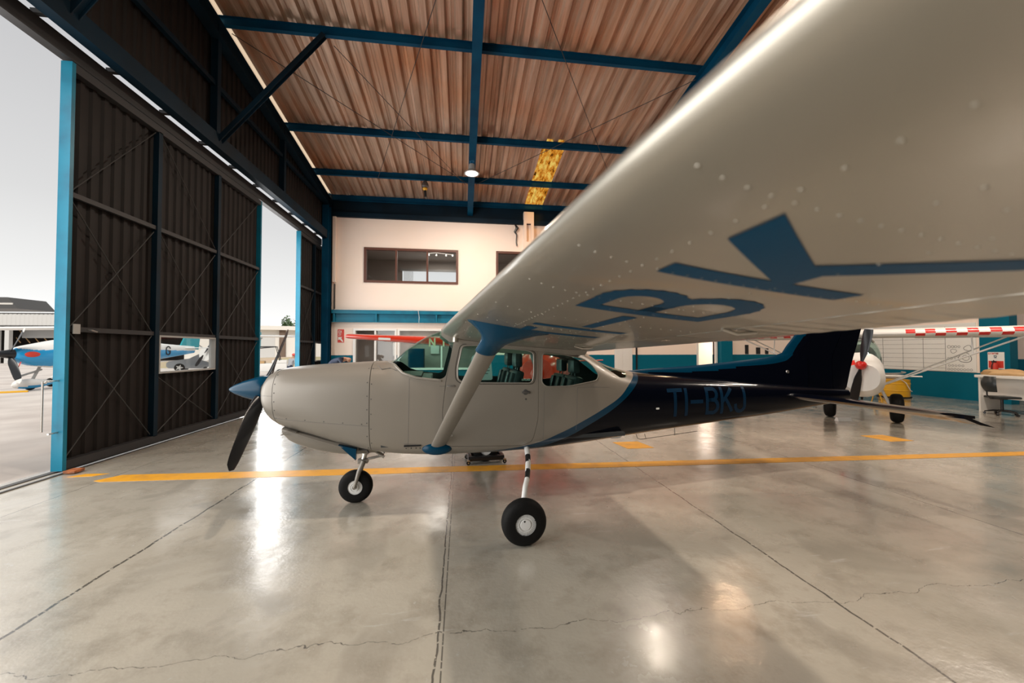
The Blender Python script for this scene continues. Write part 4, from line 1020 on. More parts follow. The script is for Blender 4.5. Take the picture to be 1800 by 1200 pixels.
# ------------------------------------------------------------------ lift struts
def strut(sg):
    p0 = Vector(P(-.735, .50*sg, .70)); p1 = Vector(P(-.375, 2.03*sg, 1.80)); d = (p1-p0).normalized()
    ch = Vector((1,0,0)); ch = (ch-d*ch.dot(d)).normalized(); nn = d.cross(ch)
    bm = BM(); rings = []
    prof = [(math.cos(2*math.pi*k/24), math.sin(2*math.pi*k/24)) for k in range(24)]
    for t in arange(0, 1, 6):
        c = p0+(p1-p0)*t; rings.append([tuple(c+ch*(x*.068+(.012 if x > 0 else 0)*x)+nn*y*.028*(1-.35*max(0,x))) for x, y in prof])
    loft(bm, rings); s_ = partb('wing_strut', bm, M['silver'], None, 50)
    # upper cuff flaring into the wing
    bm = BM(); rings = []
    tab = [(0,.080,.040,0), (.3,.084,.044,.004), (.55,.098,.056,.015), (.78,.135,.085,.05), (.92,.185,.125,.095), (1,.235,.150,.13)]
    pc0 = p0+(p1-p0)*.895; top = Vector(P(-.33, 2.07*sg, 0)); top.z = zw(-.33, 2.07)-.0
    for t in arange(0, 1, 14):
        c_, n_, sh = interp(tab, t); c = pc0+(top-pc0)*t; w2 = max(0, (t-.5)*2); rg = []
        for x, y in prof:
            q = c+ch*(x*c_)+nn*y*n_; q2 = Vector((c.x+x*c_*(1.35 if x > 0 else 1), c.y+y*n_*(1 if nn.y > 0 else -1), 0)); 
            q2.z = min(zw(q2.x, -q2.y)-(1-t)*.24, zw(q2.x, -q2.y)-.0005); rg.append(tuple(q.lerp(q2, w2**1.5)))
        rings.append(rg)
    loft(bm, rings); partb('strut_cuff', bm, M['blue'], s_, 50)
    bm = BM(); rings = []
    for t in arange(0, 1, 8):
        rr_ = .155*(1-t**2.2)**.5+.002; dd = -.01+.06*t; rings.append([P(-.735+x*rr_*1.0, sg*(side(-.735,.70)+dd-.02), .675+y*rr_*.46) for x, y in prof])
    loft(bm, rings); partb('strut_foot_fairing', bm, M['blue'], s_, 50)
    return s_
strut(1); strut(-1)
# stall warning / air vent tube at wing root corner
bm = BM(); tube(bm, [P(-.56,.60,1.775), P(-.56,.60,1.83), P(-.52,.62,1.865), P(-.46,.66,1.90)], [.030,.030,.026,.024], 12); partb('cabin_vent', bm, M['wing_paint'])
# ------------------------------------------------------------------ tail
def fin_ring(pts): return pts
bm = BM(); rings = []
FT = [(1.10,4.35,5.20), (1.45,4.13,5.30), (1.60,4.06,5.35), (1.72,4.13,5.40), (1.86,4.26,5.45), (2.0,4.38,5.50), (2.4,4.72,5.64), (2.70,4.97,5.74), (2.76,5.08,5.74)]
for z in arange(1.10, 2.76, 60):
    le, te = interp(FT, z); th = .055*(1-.45*(z-1.1)/1.66); rg = []
    xs = arange(0, 1, 40)
    for x in xs: rg.append(P(le+(te-le)*.66*x, th*math.sqrt(min(1, x*3.2))*(1 if x < .31 else 1-.25*(x-.31)), z))
    for x in xs[::-1][:-1]: rg.append(P(le+(te-le)*.66*x, -th*math.sqrt(min(1, x*3.2))*(1 if x < .31 else 1-.25*(x-.31)), z))
    rings.append(rg)
loft(bm, rings)
for f in bm.faces:
    c = f.calc_center_median(); le, te = interp(FT, c.z)
    f.material_index = 1 if (c.x-le) < .15 and c.z > 1.5 else 0
fin = partb('vertical_stabilizer', bm, [M['black'], M['blue']], None, 50)
bm = BM(); rings = []
for z in arange(.96, 2.76, 20):
    le, te = interp(FT, max(z,1.1)); te2 = te-(.05 if z < 1.1 else 0)*1; h = le+(te-le)*.67 if z >= 1.1 else 4.98; th = .042*(1-.45*(z-1.1)/1.66)
    rings.append([P(h,th,z), P(h+(te2-h)*.5,th*.65,z), P(te2,.004,z), P(te2,-.004,z), P(h+(te2-h)*.5,-th*.65,z), P(h,-th,z)])
loft(bm, rings); partb('rudder', bm, M['black'], None, 50)
# dorsal fillet
bm = BM(); rings = []
for a in arange(1.68, 4.45, 110):
    zt = interp([(1.68,1.425),(2.0,1.446),(2.66,1.484),(3.2,1.530),(3.79,1.587),(4.1,1.66),(4.25,1.80),(4.45,1.98)], a)[0]
    zs = interp(FUS, a)[1]-.03; hw = .05*min(1, .25+(a-1.68)/1.2)
    lf = [P(a, (hw+.012)*(1-k/12.)**.6+.010*(k < 12), zs+(zt-zs)*k/12.) for k in range(13)]
    rings.append(lf+[(p[0], -p[1], p[2]) for p in lf[::-1][1:]])
loft(bm, rings)
for f in bm.faces:
    c = f.calc_center_median(); zl = interp([(1.68,1.38),(2.0,1.40),(2.66,1.40),(3.35,1.458),(4.05,1.52),(4.45,1.9)], c.x)[0]
    f.material_index = 1 if c.z > zl else 0
partb('dorsal_fin', bm, [M['black'], M['blue']], None, 50)
bm = BM(); lathe(bm, [(0,.03),(.02,.02),(.028,0)], P(4.11,.045,1.385), P(0,1,0), 14); partb('tail_light', bm, M['steel'])
# horizontal stabiliser + elevator
def stab(sg):
    bm = BM(); rings = []
    for b in arange(.10, 1.70, 14):
        t = (b-.10)/1.6; le = 3.93+.17*t; hg = 4.585; z = 1.075-.075*t*0-.005; th = .045*(1-.45*t)
        if b > 1.6: th *= .6
        xs = arange(0, 1, 10); rg = [P(le+(hg-le)*x, b*sg, z-.06*x+th*math.sqrt(min(1, x*4))) for x in xs]+[P(le+(hg-le)*x, b*sg, z-.06*x-th*math.sqrt(min(1, x*4))) for x in xs[::-1][:-1]]
        rings.append(rg)
    loft(bm, rings); s_ = partb('horizontal_stabilizer', bm, M['black'], None, 50)
    bm = BM(); rings = []
    for b in arange(.12, 1.72, 12):
        t = (b-.12)/1.6; hg = 4.60-.0*t; te = 5.0-.17*t; z = 1.0; th = .030*(1-.4*t)
        if b > 1.5: hg -= .20 if b > 1.55 else .1
        rings.append([P(hg,b*sg,z+th+(.06*(4.6-hg)/.5)), P((hg+te)/2,b*sg,z-.045+th*.6), P(te,b*sg,z-.10), P((hg+te)/2,b*sg,z-.055-th*.6), P(hg,b*sg,z-th+(.06*(4.6-hg)/.5))])
    loft(bm, rings); partb('elevator', bm, M['black'], s_, 50)
stab(1); stab(-1)
# ------------------------------------------------------------------ landing gear
def wheel(name, ctr, rad, wid, par, hub_r, sg=1, detail=True):
    """axis along b"""
    w_ = bpy.data.objects.new(name, None); COL.objects.link(w_); w_.parent = par; w_.location = ctr; w_.empty_display_size = .05
    h = wid/2; bm = BM(); pf = []
    for k in range(25):
        a = math.pi*k/24-math.pi/2; pf.append((hub_r*.92+(rad-hub_r*.92)*abs(math.cos(a))**.62, h*math.copysign(abs(math.sin(a))**.72, math.sin(a))))
    lathe(bm, pf, (0,0,0), (0,-sg,0), 56)
    for v in bm.verts:
        if v.co.z < -rad*.965: v.co.z = -rad*.965
    partb('tyre', bm, M['rubber'], w_, 50)
    bm = BM(); lathe(bm, [(hub_r,h*.55),(hub_r,h*.80),(hub_r*.97,h*.86),(hub_r*.58,h*.92),(hub_r*.54,h*.78),(hub_r*.50,h*.78),(hub_r*.46,h*.98),(0,h*1.02)], (0,0,0), (0,-sg,0), 40)
    lathe(bm, [(hub_r,-h*.6),(hub_r,-h*.85),(0,-h*.85)], (0,0,0), (0,-sg,0), 32)
    partb('hub', bm, M['white'], w_, 30)
    if detail:
        bm = BM()
        for k in range(40):
            a = 2*math.pi*k/40; c = Vector((math.cos(a),0,math.sin(a)))
            p0 = c*hub_r*.64+Vector((0,-sg*h*.905,0)); p1 = c*hub_r*.88+Vector((0,-sg*h*.885,0)); tube(bm, [p0,p1], .0022, 4)
        partb('hub_rib', bm, M['grey_plastic'], w_, None)
        bm = BM()
        for a in (20,140,260): lathe(bm, [(0,.002),(.004,.001),(.004,-.003)], (hub_r*.9*math.cos(R(a)),-sg*h*.88,hub_r*.9*math.sin(R(a))), (0,-sg,0), 8)
        lathe(bm, [(0,.003),(.008,.002),(.008,-.004)], (-hub_r*.1,-sg*h*.98,hub_r*.32), (0,-sg,0), 8); [partb('hub_bolt', b_i, M['black_plain'], w_) for b_i in split_islands(bm)]
    return w_
def main_gear(sg):
    g = bpy.data.objects.new('main_landing_gear', None); COL.objects.link(g); g.parent = AC; g.location = P(.1, .5*sg, .6); g.empty_display_size = .05
    off = Vector(P(.1, .5*sg, .6))
    pts = [(.235,.42,.625,.030), (.20,.62,.565,.029), (.15,.82,.505,.027), (.10,.98,.452,.025), (.065,1.06,.42,.024), (.045,1.11,.37,.024), (.025,1.145,.30,.025), (.01,1.16,.205,.026)]
    tab = [(i/7., *p) for i, p in enumerate(pts)]
    bm = BM(); N_ = 46; rr = []
    for i in range(N_+1): rr.append(interp(tab, i/N_))
    rings = tube(bm, [Vector(P(q[0], q[1]*sg, q[2]))-off for q in rr], [q[3] for q in rr], 14)
    for f in bm.faces:
        c = f.calc_center_median()+off; b = abs(c.y)
        f.material_index = 1 if (.60 < b < .72) or (.86 < b < .97) else 0
    partb('gear_leg', bm, [M['white'], M['black_plain']], g, 50)
    bm = BM(); tube(bm, [Vector(P(.01,1.15*sg,.197))-off, Vector(P(0,1.25*sg,.197))-off], .022, 10); partb('axle', bm, M['dark_steel'], g)
    wheel('main_wheel', Vector(P(0,1.275*sg,.196))-off, .1985, .150, g, .098, sg)
main_gear(1); main_gear(-1)
ng = bpy.data.objects.new('nose_landing_gear', None); COL.objects.link(ng); ng.parent = AC; ng.location = P(-1.62, 0, .185); ng.empty_display_size = .05
off = Vector(P(-1.62,0,.185))
def ngp(*p): return Vector(P(*p))-off
bm = BM(); tube(bm, [ngp(-1.515,0,.64), ngp(-1.525,0,.53)], .040, 16); tube(bm, [ngp(-1.525,0,.54), ngp(-1.545,0,.455)], .026, 14); partb('oleo_strut', bm, M['steel'], ng)
bm = BM(); box(bm, *[x for x in (-1.60+1.62,-1.49+1.62,-.045,.045,.43-.185,.475-.185)], bev=.008)
for sg in (1,-1): tube(bm, [ngp(-1.535,.05*sg,.46), ngp(-1.575,.085*sg,.36), ngp(-1.62,.088*sg,.19)], [.026,.024,.018], 10); lathe(bm, [(0,.012),(.022,.01),(.024,-.01)], ngp(-1.62,.088*sg,.19), P(0,sg,0), 14)
partb('fork', bm, M['silver'], ng, 50)
bm = BM(); tube(bm, [ngp(-1.50,.02,.60), ngp(-1.33,.02,.50)], .014, 8); tube(bm, [ngp(-1.50,-.02,.60), ngp(-1.33,-.02,.50)], .014, 8); tube(bm, [ngp(-1.33,0,.50), ngp(-1.50,0,.47)], .015, 8); tube(bm, [ngp(-1.33,-.03,.49), ngp(-1.33,.03,.49)], .014, 8); [partb('torque_link', b_i, M['steel'], ng) for b_i in split_islands(bm)]
bm = BM(); tube(bm, [ngp(-1.49,.03,.635), ngp(-1.36,.05,.60), ngp(-1.31,.05,.54)], .009, 8); partb('shimmy_damper', bm, M['dark_steel'], ng)
wheel('nose_wheel', ngp(-1.62,0,.178), .1805, .120, ng, .084, 1, False)
# ------------------------------------------------------------------ cabin interior
def seat(a, b, z, rear=False):
    s_ = bpy.data.objects.new('cabin_seat', None); COL.objects.link(s_); s_.parent = AC; s_.location = P(a, b, z); s_.empty_display_size = .1
    bm = BM(); box(bm, -.25,.22,-.22,.22,0,.13, bev=.04); partb('seat_cushion', bm, M['leather'], s_, 50)
    bm = BM(); box(bm, -.05,.05,-.215,.215,.08,.60, bev=.04, M=Matrix.Translation((.24,0,0)) @ Matrix.Rotation(R(14), 4, 'Y'))
    for y in (-.12,.12): box(bm, -.085,-.03,y-.055,y+.055,.14,.56, bev=.025, M=Matrix.Translation((.24,0,0)) @ Matrix.Rotation(R(14), 4, 'Y'))
    partb('seat_back', bm, M['leather'], s_, 50)
    bm = BM(); box(bm, .34,.43,-.11,.11,.615,.78, bev=.035); tube(bm, [(.375,.05,.55),(.385,.05,.66)], .008, 6); tube(bm, [(.375,-.05,.55),(.385,-.05,.66)], .008, 6); partb('headrest', bm, M['leather'], s_, 50)
seat(-.22, .25, .88); seat(-.22, -.25, .88); seat(.48, .22, .80); seat(.48, -.22, .80)
bm = BM(); box(bm, -1.2,-.78,-.47,.47,1.12,1.40, bev=.03); box(bm, -1.15,-.9,-.44,.44,1.36,1.43, bev=.02); partb('instrument_panel', bm, M['panel_black'])
bm = BM(); box(bm, -1.3,1.4,-.46,.46,.70,.74); partb('cabin_floor', bm, M['liner'])
for b in (.23,-.23):
    bm = BM(); tube(bm, [P(-.80,b,1.27), P(-.66,b,1.27)], .012, 8); tube(bm, [P(-.66,b-.09,1.33), P(-.66,b-.1,1.25), P(-.66,b,1.23), P(-.66,b+.1,1.25), P(-.66,b+.09,1.33)], .013, 8); partb('control_yoke', bm, M['black_plain'])
# printed sheet in the right hand door window
bm = BM(); prism(bm, rounded([(-.30,1.30),(-.30,1.60),(-.22,1.66),(-.10,1.66),(-.04,1.58),(-.02,1.30)], .03), lambda p: P(p[0],-.40,p[1]), lambda p: P(p[0],-.404,p[1])); shade = partb('window_placard', bm, M['paper'], sm=None)
bm = BM()
for z, a0, a1 in ((1.60,-.22,-.10),(1.54,-.24,-.08),(1.50,-.2,-.12),(1.46,-.25,-.06),(1.42,-.25,-.06),(1.38,-.25,-.08)): box(bm, a0, a1, .396, .3975, z, z+.007)
partb('printed_line', bm, M['ink'], shade, None)
bm = BM(); b_ = side(.22,1.36)-.02; text_plane(bm, 'CUTLASS', (.155,-b_,1.362), (1,0,0), (0,0,1), .018, .2, .25); partb('window_sticker', bm, M['paper'], door, None)

# ================================================================== things around the aeroplane
def lb(name, bm, mats, par, sm=40): return partb(name, bm, mats, par, sm)
# wheel dolly under the far main wheel
WX, WY = .357, 5.862
dl = empty('wheel_dolly', (WX, WY, 0), R(4), 'low black wheel dolly cradling the far main wheel under the fuselage', 'dolly')
bm = BM()
for sg in (1,-1): box(bm, -.27,.27, sg*.13-.025 if sg < 0 else .105, sg*.13+.025 if sg < 0 else .155, .045,.115, bev=.008)
box(bm, -.27,-.215,-.13,.13,.045,.115, bev=.008); box(bm, .215,.27,-.13,.13,.045,.115, bev=.008)
lb('frame', bm, M['black_plain'], dl)
for x in (-.27,.27):
    for y in (-.17,.17):
        bm = BM(); lathe(bm, [(0,-.014),(.026,-.014),(.03,-.008),(.03,.008),(.026,.014),(0,.014)], (x,y,.031), (0,1,0), 16); lb('caster_wheel', bm, M['rubber'], dl)
        bm = BM(); box(bm, x-.02,x+.02,y-.024,y+.024,.055,.075); lathe(bm, [(0,.002),(.012,.001),(.012,-.003)], (x,y-.017,.031), (0,-1,0), 10); lb('caster_bracket', bm, M['steel'], dl)

# ---------------- generic aircraft pieces (local: nose towards -x)
def body(bm, secs, n=28, e=2.3, ns=41):
    rings = []
    x0, x1 = secs[0][0], secs[-1][0]
    for i in range(ns):
        x = x0+(x1-x0)*i/(ns-1); wd, zt, zb = interp(secs, x); zm = (zt+zb)/2; rg = []
        for k in range(n):
            t = 2*math.pi*k/n; c, s_ = math.cos(t), math.sin(t)
            rg.append((x, wd*math.copysign(abs(c)**(2/e), c), zm+(zt-zm)*math.copysign(abs(s_)**(2/e), s_)))
        rings.append(rg)
    loft(bm, rings)
def gwing(bm, stations, n=12):
    """stations: (y, x_le, x_te, z, thickness ratio)"""
    rings = []
    for y, le, te, z, tk in stations:
        c = te-le; up = []; dn = []
        for i in range(n+1):
            x = .5-.5*math.cos(math.pi*i/n); yt = tk*5*(.2969*math.sqrt(x)-.126*x-.3516*x*x+.2843*x**3-.1036*x**4)
            up.append((le+c*x, y, z+yt*c*1.1)); dn.append((le+c*x, y, z-yt*c*.75))
        rings.append(up[::-1]+dn[1:])
    loft(bm, rings); return rings
def gprop(par, x, z, r, n, ang, m, tip=None, wd=.09):
    p = bpy.data.objects.new('propeller', None); COL.objects.link(p); p.parent = par; p.location = (x, 0, z); p.empty_display_size = .1
    for k in range(n):
        a = R(ang+360*k/n); u = Vector((0, math.cos(a), math.sin(a))); t_ = Vector((0,-math.sin(a),math.cos(a))); ax = Vector((-1,0,0)); bm = BM(); rings = []
        for i in range(15):
            q = i/14; rr = .08+(r-.08)*q; hw = interp([(0,.03),(.3,wd*.95),(.7,wd),(.93,wd*.7),(1,.012)], q)[0]; tw = R(45-28*q)
            cd = t_*math.cos(tw)+ax*math.sin(tw); nd = -t_*math.sin(tw)+ax*math.cos(tw)
            rings.append([tuple(u*rr+cd*hw*math.cos(2*math.pi*j/12)+nd*.014*(1.4-q)*math.sin(2*math.pi*j/12)) for j in range(12)])
        loft(bm, rings)
        if tip:
            for f in bm.faces:
                d_ = f.calc_center_median().length/r
                f.material_index = 1 if .86 < d_ < .91 or d_ > .95 else 0
        lb('blade', bm, [m, tip or m], p, 50)
    return p
def gwheel(par, x, y, rad, wd, m=None, z=None):
    w_ = bpy.data.objects.new('wheel', None); COL.objects.link(w_); w_.parent = par; w_.location = (x, y, z or rad); w_.empty_display_size = .05
    bm = BM(); h = wd/2; pf = [(rad*.45+(rad*.55)*abs(math.cos(a))**.6, h*math.copysign(abs(math.sin(a))**.7, math.sin(a))) for a in [math.pi*k/16-math.pi/2 for k in range(17)]]
    lathe(bm, pf, (0,0,0), (0,-1,0), 32); lb('tyre', bm, M['rubber'], w_)
    bm = BM(); lathe(bm, [(0,-h*.8),(rad*.46,-h*.75),(rad*.46,h*.75),(0,h*.8)], (0,0,0), (0,-1,0), 20); lb('rim', bm, m or M['white'], w_, 30)
    return w_
# ---------------- red low-wing aeroplane behind
rd = empty('red_aeroplane', (2.35, 10.25, 0), R(69.6), 'red low-wing aeroplane parked behind, its wing reaching left above the grey nose', 'aeroplane')
bm = BM(); body(bm, [(-1.9,.36,1.50,.80),(-1.75,.50,1.62,.72),(-.8,.68,1.74,.66),(0,.72,1.84,.64),(1.6,.56,1.78,.72),(3.2,.24,1.45,.9),(4.8,.06,1.3,1.1)]); lb('fuselage', bm, M['red'], rd)
bm = BM(); gwing(bm, [(y, -.80+abs(y)*.05, .80-abs(y)*.03, 1.73+.060*abs(y), .28-.022*abs(y)) for y in [k*.4-6.0 for k in range(31)]]); lb('wing', bm, M['red'], rd)
bm = BM()
for i, c in enumerate('NI'):
    glyph(bm, c, lambda u, v, i=i: (-.80+(3.2-u*.3-i*.42)*.05-.03, 3.2-u*.3-i*.42, 1.80+v*.2), .16, .3)
lb('registration_letters', bm, M['cream'], rd, None)
bm = BM(); v = [bm.verts.new((-.80+y*.05-.012, y, z)) for y, z in ((4.85,1.985),(4.45,1.965),(4.45,2.03),(4.85,2.05))]; bm.faces.new(v)
lb('maker_plate', bm, M['paper'], rd, None)
bm = BM(); lathe(bm, [(0,.08),(.04,.06),(.05,0),(.03,-.05)], (-.30,6.0,2.09), (0,1,0), 12); lb('navigation_light', bm, M['black_plain'], rd)
bm = BM(); body(bm, [(-.7,.05,1.70,1.62),(-.5,.34,1.9,1.6),(-.1,.40,2.02,1.6),(.5,.38,2.0,1.6),(1.2,.1,1.72,1.6)]); lb('canopy', bm, M['plane_glass'], rd)
bm = BM(); rings = [[(4.0,.05,1.2),(4.9,.03,1.2),(4.9,-.03,1.2),(4.0,-.05,1.2)],[(4.5,.03,2.2),(5.0,.02,2.2),(5.0,-.02,2.2),(4.5,-.03,2.2)]]; loft(bm, rings); lb('fin', bm, M['hangar_blue'], rd)
bm = BM(); gwing(bm, [(-1.5,4.3,4.8,1.3,.08),(0,4.0,4.8,1.25,.1),(1.5,4.3,4.8,1.3,.08)]); lb('tailplane', bm, M['red'], rd)
gprop(rd, -2.02, 1.15, .95, 2, 80, M['prop'])
bm = BM(); lathe(bm, [(0,.28),(.09,.15),(.15,0),(.15,-.1)], (-1.95,0,1.15), (-1,0,0), 20); lb('spinner', bm, M['red'], rd)
for sg in (1,-1):
    gwheel(rd, -.4, .9*sg, .2, .14); bm = BM(); tube(bm, [(-.4,.45*sg,.75),(-.4,.8*sg,.2)], .03, 8); lb('gear_leg', bm, M['white'], rd)
gwheel(rd, 4.5, 0, .12, .08); bm = BM(); tube(bm, [(4.4,0,1.1),(4.5,.08,.14)], .02, 8); lb('tail_spring', bm, M['steel'], rd)
# ---------------- white bush plane with red checks
cp = empty('checkered_aeroplane', (9.75, 8.2, 0), R(40), 'white high-wing bush plane with red checkerboard wing edge at the right', 'aeroplane')
bm = BM(); body(bm, [(-1.50,.30,1.38,.80),(-1.42,.38,1.45,.70),(-.9,.40,1.50,.62),(-.3,.38,1.95,.60),(.6,.38,2.05,.60),(1.5,.34,1.75,.62),(3.5,.16,1.15,.55),(5.0,.05,.85,.55)])
for f in bm.faces:
    c = f.calc_center_median(); f.material_index = 1 if c.x < -1.1 and c.z > .85 and c.y > .12 else (2 if -.75 < c.x < 1.2 and 1.45 < c.z < 1.9 else 0)
lb('fuselage', bm, [M['white'], M['checker_red'], M['plane_glass']], cp)
bm = BM(); ys = [-5.25+.15*k for k in range(71)]
rg = gwing(bm, [(y, -.50, 1.05, 2.06, .15) for y in ys], 16)
for f in bm.faces:
    c = f.calc_center_median()
    if len(f.verts) == 4 and c.x < -.36 and abs(c.y) > .7:
        k = int((c.y+5.25)/.15); j = 0 if c.z > 2.068 else 1
        f.material_index = 1 if (k+j) % 2 and c.z > 2.0 and c.x < -.38 else 0
lb('wing', bm, [M['white'], M['checker_red']], cp, 50)
bm = BM(); gwing(bm, [(y, 1.02, 1.32, 1.99, .09) for y in (-5.0,-1)]); lb('flap', bm, M['white'], cp, 50)
bm = BM(); gwing(bm, [(y, 1.02, 1.32, 1.99, .09) for y in (1.,5)]); lb('flap', bm, M['white'], cp, 50)
for sg in (1,-1):
    bm = BM(); tube(bm, [(-.25,sg*.36,.86),(-.15,sg*2.5,2.00)], .035, 10, ell=.5); lb('wing_strut', bm, M['white'], cp)
    bm = BM(); tube(bm, [(-.0,sg*.36,.86),(.75,sg*2.4,2.00)], .028, 10, ell=.5); lb('wing_strut', bm, M['white'], cp)
    bm = BM(); tube(bm, [(-.2,sg*1.75,1.60),(-.1,sg*1.75,2.00)], .014, 8); lb('jury_strut', bm, M['white'], cp)
    bm = BM(); tube(bm, [(-.2,sg*.35,.75),(-.1,sg*.50,.36)], .03, 8); tube(bm, [(.2,sg*.35,.72),(-.1,sg*.50,.36)], .022, 8); lb('gear_leg', bm, M['white'], cp)
    gwheel(cp, -.1, sg*.60, .335, .24, M['grey_plastic'])
gprop(cp, -1.62, 1.36, .90, 2, 100, M['prop'], M['white'])
bm = BM(); lathe(bm, [(0,.16),(.07,.1),(.1,0),(.1,-.08)], (-1.6,0,1.36), (-1,0,0), 20); lb('spinner', bm, M['checker_red'], cp)
bm = BM(); rings = [[(4.3,.03,.8),(5.3,.02,.8),(5.3,-.02,.8),(4.3,-.03,.8)],[(4.8,.02,1.9),(5.3,.015,1.9),(5.3,-.015,1.9),(4.8,-.02,1.9)]]; loft(bm, rings); lb('fin', bm, M['white'], cp)
bm = BM(); gwing(bm, [(-1.4,4.6,5.2,.85,.06),(0,4.2,5.2,.85,.07),(1.4,4.6,5.2,.85,.06)]); lb('tailplane', bm, M['white'], cp)
gwheel(cp, 5.1, 0, .1, .07, z=.1); bm = BM(); tube(bm, [(4.7,0,.6),(5.1,.06,.12)], .015, 8); lb('tail_spring', bm, M['steel'], cp)
def chock(x, y, rz, lab):
    o = empty('wheel_chock', (x,y,0), rz, lab, 'chock'); bm = BM(); prism(bm, [(-.06,0),(.06,0),(.02,.08),(-.03,.08)], lambda p: (-.16, p[0], p[1]), lambda p: (.16, p[0], p[1])); lb('block', bm, M['white'], o)
chock(9.03, 8.03, R(-8), 'white wheel chock in front of the bush plane tyre behind the rudder')
# ---------------- yellow drum, caution sign
dr = empty('yellow_drum', (15.3, 11.75, 0), 0, 'yellow drum with hoses coiled on its lid by the blue wall', 'drum')
bm = BM(); lathe(bm, [(0,.05),(.40,.05),(.41,.08),(.41,.24),(.425,.26),(.41,.28),(.41,.48),(.425,.50),(.41,.52),(.41,.62),(.42,.64),(.39,.64),(.39,.62),(0,.62)], (0,0,0), (0,0,1), 36); lb('barrel', bm, M['yellow_drum'], dr, 30)
bm = BM(); tube(bm, [(.3*math.cos(a*.5),.3*math.sin(a*.5),.66+.01*a) for a in range(26)], .02, 8); lb('hose', bm, M['grey_plastic'], dr)
bm = BM(); tube(bm, [(-.2,-.35,.68),(-.1,-.45,.55),(.05,-.46,.3),(.15,-.44,.25)], .014, 6); lb('hose', bm, M['white'], dr)
bm = BM(); box(bm, -.35,.35,-.3,.3,0,.05, bev=.01); lb('base', bm, M['black_plain'], dr)
cs = empty('caution_sign', (13.35, 10.75, 0), R(35), 'yellow folding wet floor sign standing left of the drum', 'sign')
for sg in (1,-1):
    bm = BM(); box(bm, -.13,.13,-.008,.008,0,.58, bev=.004, M=Matrix.Translation((0,sg*.13,0)) @ Matrix.Rotation(R(13*sg), 4, 'X')); lb('leaf', bm, M['yellow_drum'], cs)
bm = BM()
for k in range(3): box(bm, -.08,.08,-.012,-.009,.18+k*.1,.24+k*.1, M=Matrix.Translation((0,-.13,0)) @ Matrix.Rotation(R(-13), 4, 'X'))
lb('warning_bar', bm, M['ink'], cs, None)
# ---------------- counter and office chair
dk = empty('workshop_counter', (14.25, 8.85, 0), R(-90), 'long white workshop counter in front of the blue pier', 'counter')
bm = BM(); box(bm, -.05,3.8,-.05,.72,.93,1.0, bev=.006); lb('counter_top', bm, M['desk'], dk)
bm = BM(); box(bm, 0,.04,0,.68,0,.93); lb('end_panel', bm, M['desk'], dk)
bm = BM(); box(bm, 3.7,3.74,0,.68,0,.93); lb('end_panel', bm, M['desk'], dk)
bm = BM(); box(bm, .04,3.7,.10,.12,.38,.93); lb('front_panel', bm, M['desk'], dk)
pk = empty('brown_wrap', (14.62, 8.48, 1.0), R(-75), 'crumpled tan paper wrap lying on the white counter', 'wrap')
bm = BM(); bmesh.ops.create_icosphere(bm, subdivisions=4, radius=1)
for v in bm.verts:
    n_ = .12*math.sin(7*v.co.x+3*v.co.y)+.08*math.sin(13*v.co.y+5*v.co.z); v.co = Vector((v.co.x*.48*(1+n_), v.co.y*.2*(1+n_), max(0, v.co.z*.13*(1+n_)+.03)))
lb('sheet', bm, M['wood_tan'], pk, 60)
tl = empty('bench_tool', (14.75, 7.72, 1.0), 0, 'black bench instrument with thin mast on the counter', 'tool')
bm = BM(); box(bm, -.12,.12,-.1,.1,0,.07, bev=.01); lathe(bm, [(0,.2),(.04,.19),(.05,.12),(.03,.07)], (0,0,0), (0,0,1), 14); tube(bm, [(0,0,.18),(0,0,.38)], .008, 6); lb('instrument', bm, M['black_plain'], tl)
tl = empty('bench_vise', (14.7, 7.25, 1.0), 0, 'low black vice on the counter right of the mast', 'vice')
bm = BM(); box(bm, -.16,.16,-.08,.08,0,.05, bev=.01); box(bm, -.14,-.04,-.06,.06,.05,.13, bev=.01); box(bm, .02,.12,-.06,.06,.05,.13, bev=.01); tube(bm, [(.12,0,.09),(.24,0,.09)], .012, 8); lb('body', bm, M['black_plain'], tl)
ch = empty('office_chair', (13.93, 8.2, 0), R(-20), 'black armless swivel office chair at the white counter', 'chair')
bm = BM(); box(bm, -.22,.24,-.22,.22,.43,.49, bev=.028); lb('seat', bm, M['leather'], ch, 60)
bm = BM(); rings = []
for i in range(9):
    z = .60+.40*i/8; wd = .20*math.sin(math.pi*(.18+.64*i/8))**.5; xo = -.27-.05*math.sin(math.pi*i/8)-.02*i/8
    rings.append([(xo+.035*math.cos(t)*1+.10*abs(math.sin(t))**2*.6, wd*math.sin(t), z) for t in [2*math.pi*k/16 for k in range(16)]])
loft(bm, rings); lb('backrest', bm, M['leather'], ch, 60)
bm = BM(); tube(bm, [(-.05,0,.42),(-.24,0,.42),(-.31,0,.52),(-.31,0,.72)], .02, 8, ell=.6); lb('back_bar', bm, M['black_plain'], ch)
bm = BM(); tube(bm, [(0,0,.10),(0,0,.43)], .028, 12); box(bm, -.08,.08,-.06,.06,.40,.435, bev=.006); lb('gas_column', bm, M['black_plain'], ch)
bm = BM()
for k in range(5):
    a = 2*math.pi*k/5; tube(bm, [(0,0,.11),(.14*math.cos(a),.14*math.sin(a),.11),(.29*math.cos(a),.29*math.sin(a),.075)], [.026,.022,.014], 8)
lb('star_base', bm, M['black_plain'], ch)
for k in range(5):
    a = 2*math.pi*k/5; bm = BM(); lathe(bm, [(0,-.022),(.027,-.02),(.03,-.008),(.03,.008),(.027,.02),(0,.022)], (.29*math.cos(a),.29*math.sin(a),.03), (-math.sin(a),math.cos(a),0), 14); tube(bm, [(.29*math.cos(a),.29*math.sin(a),.03),(.29*math.cos(a),.29*math.sin(a),.08)], .008, 6); lb('caster', bm, M['black_plain'], ch)

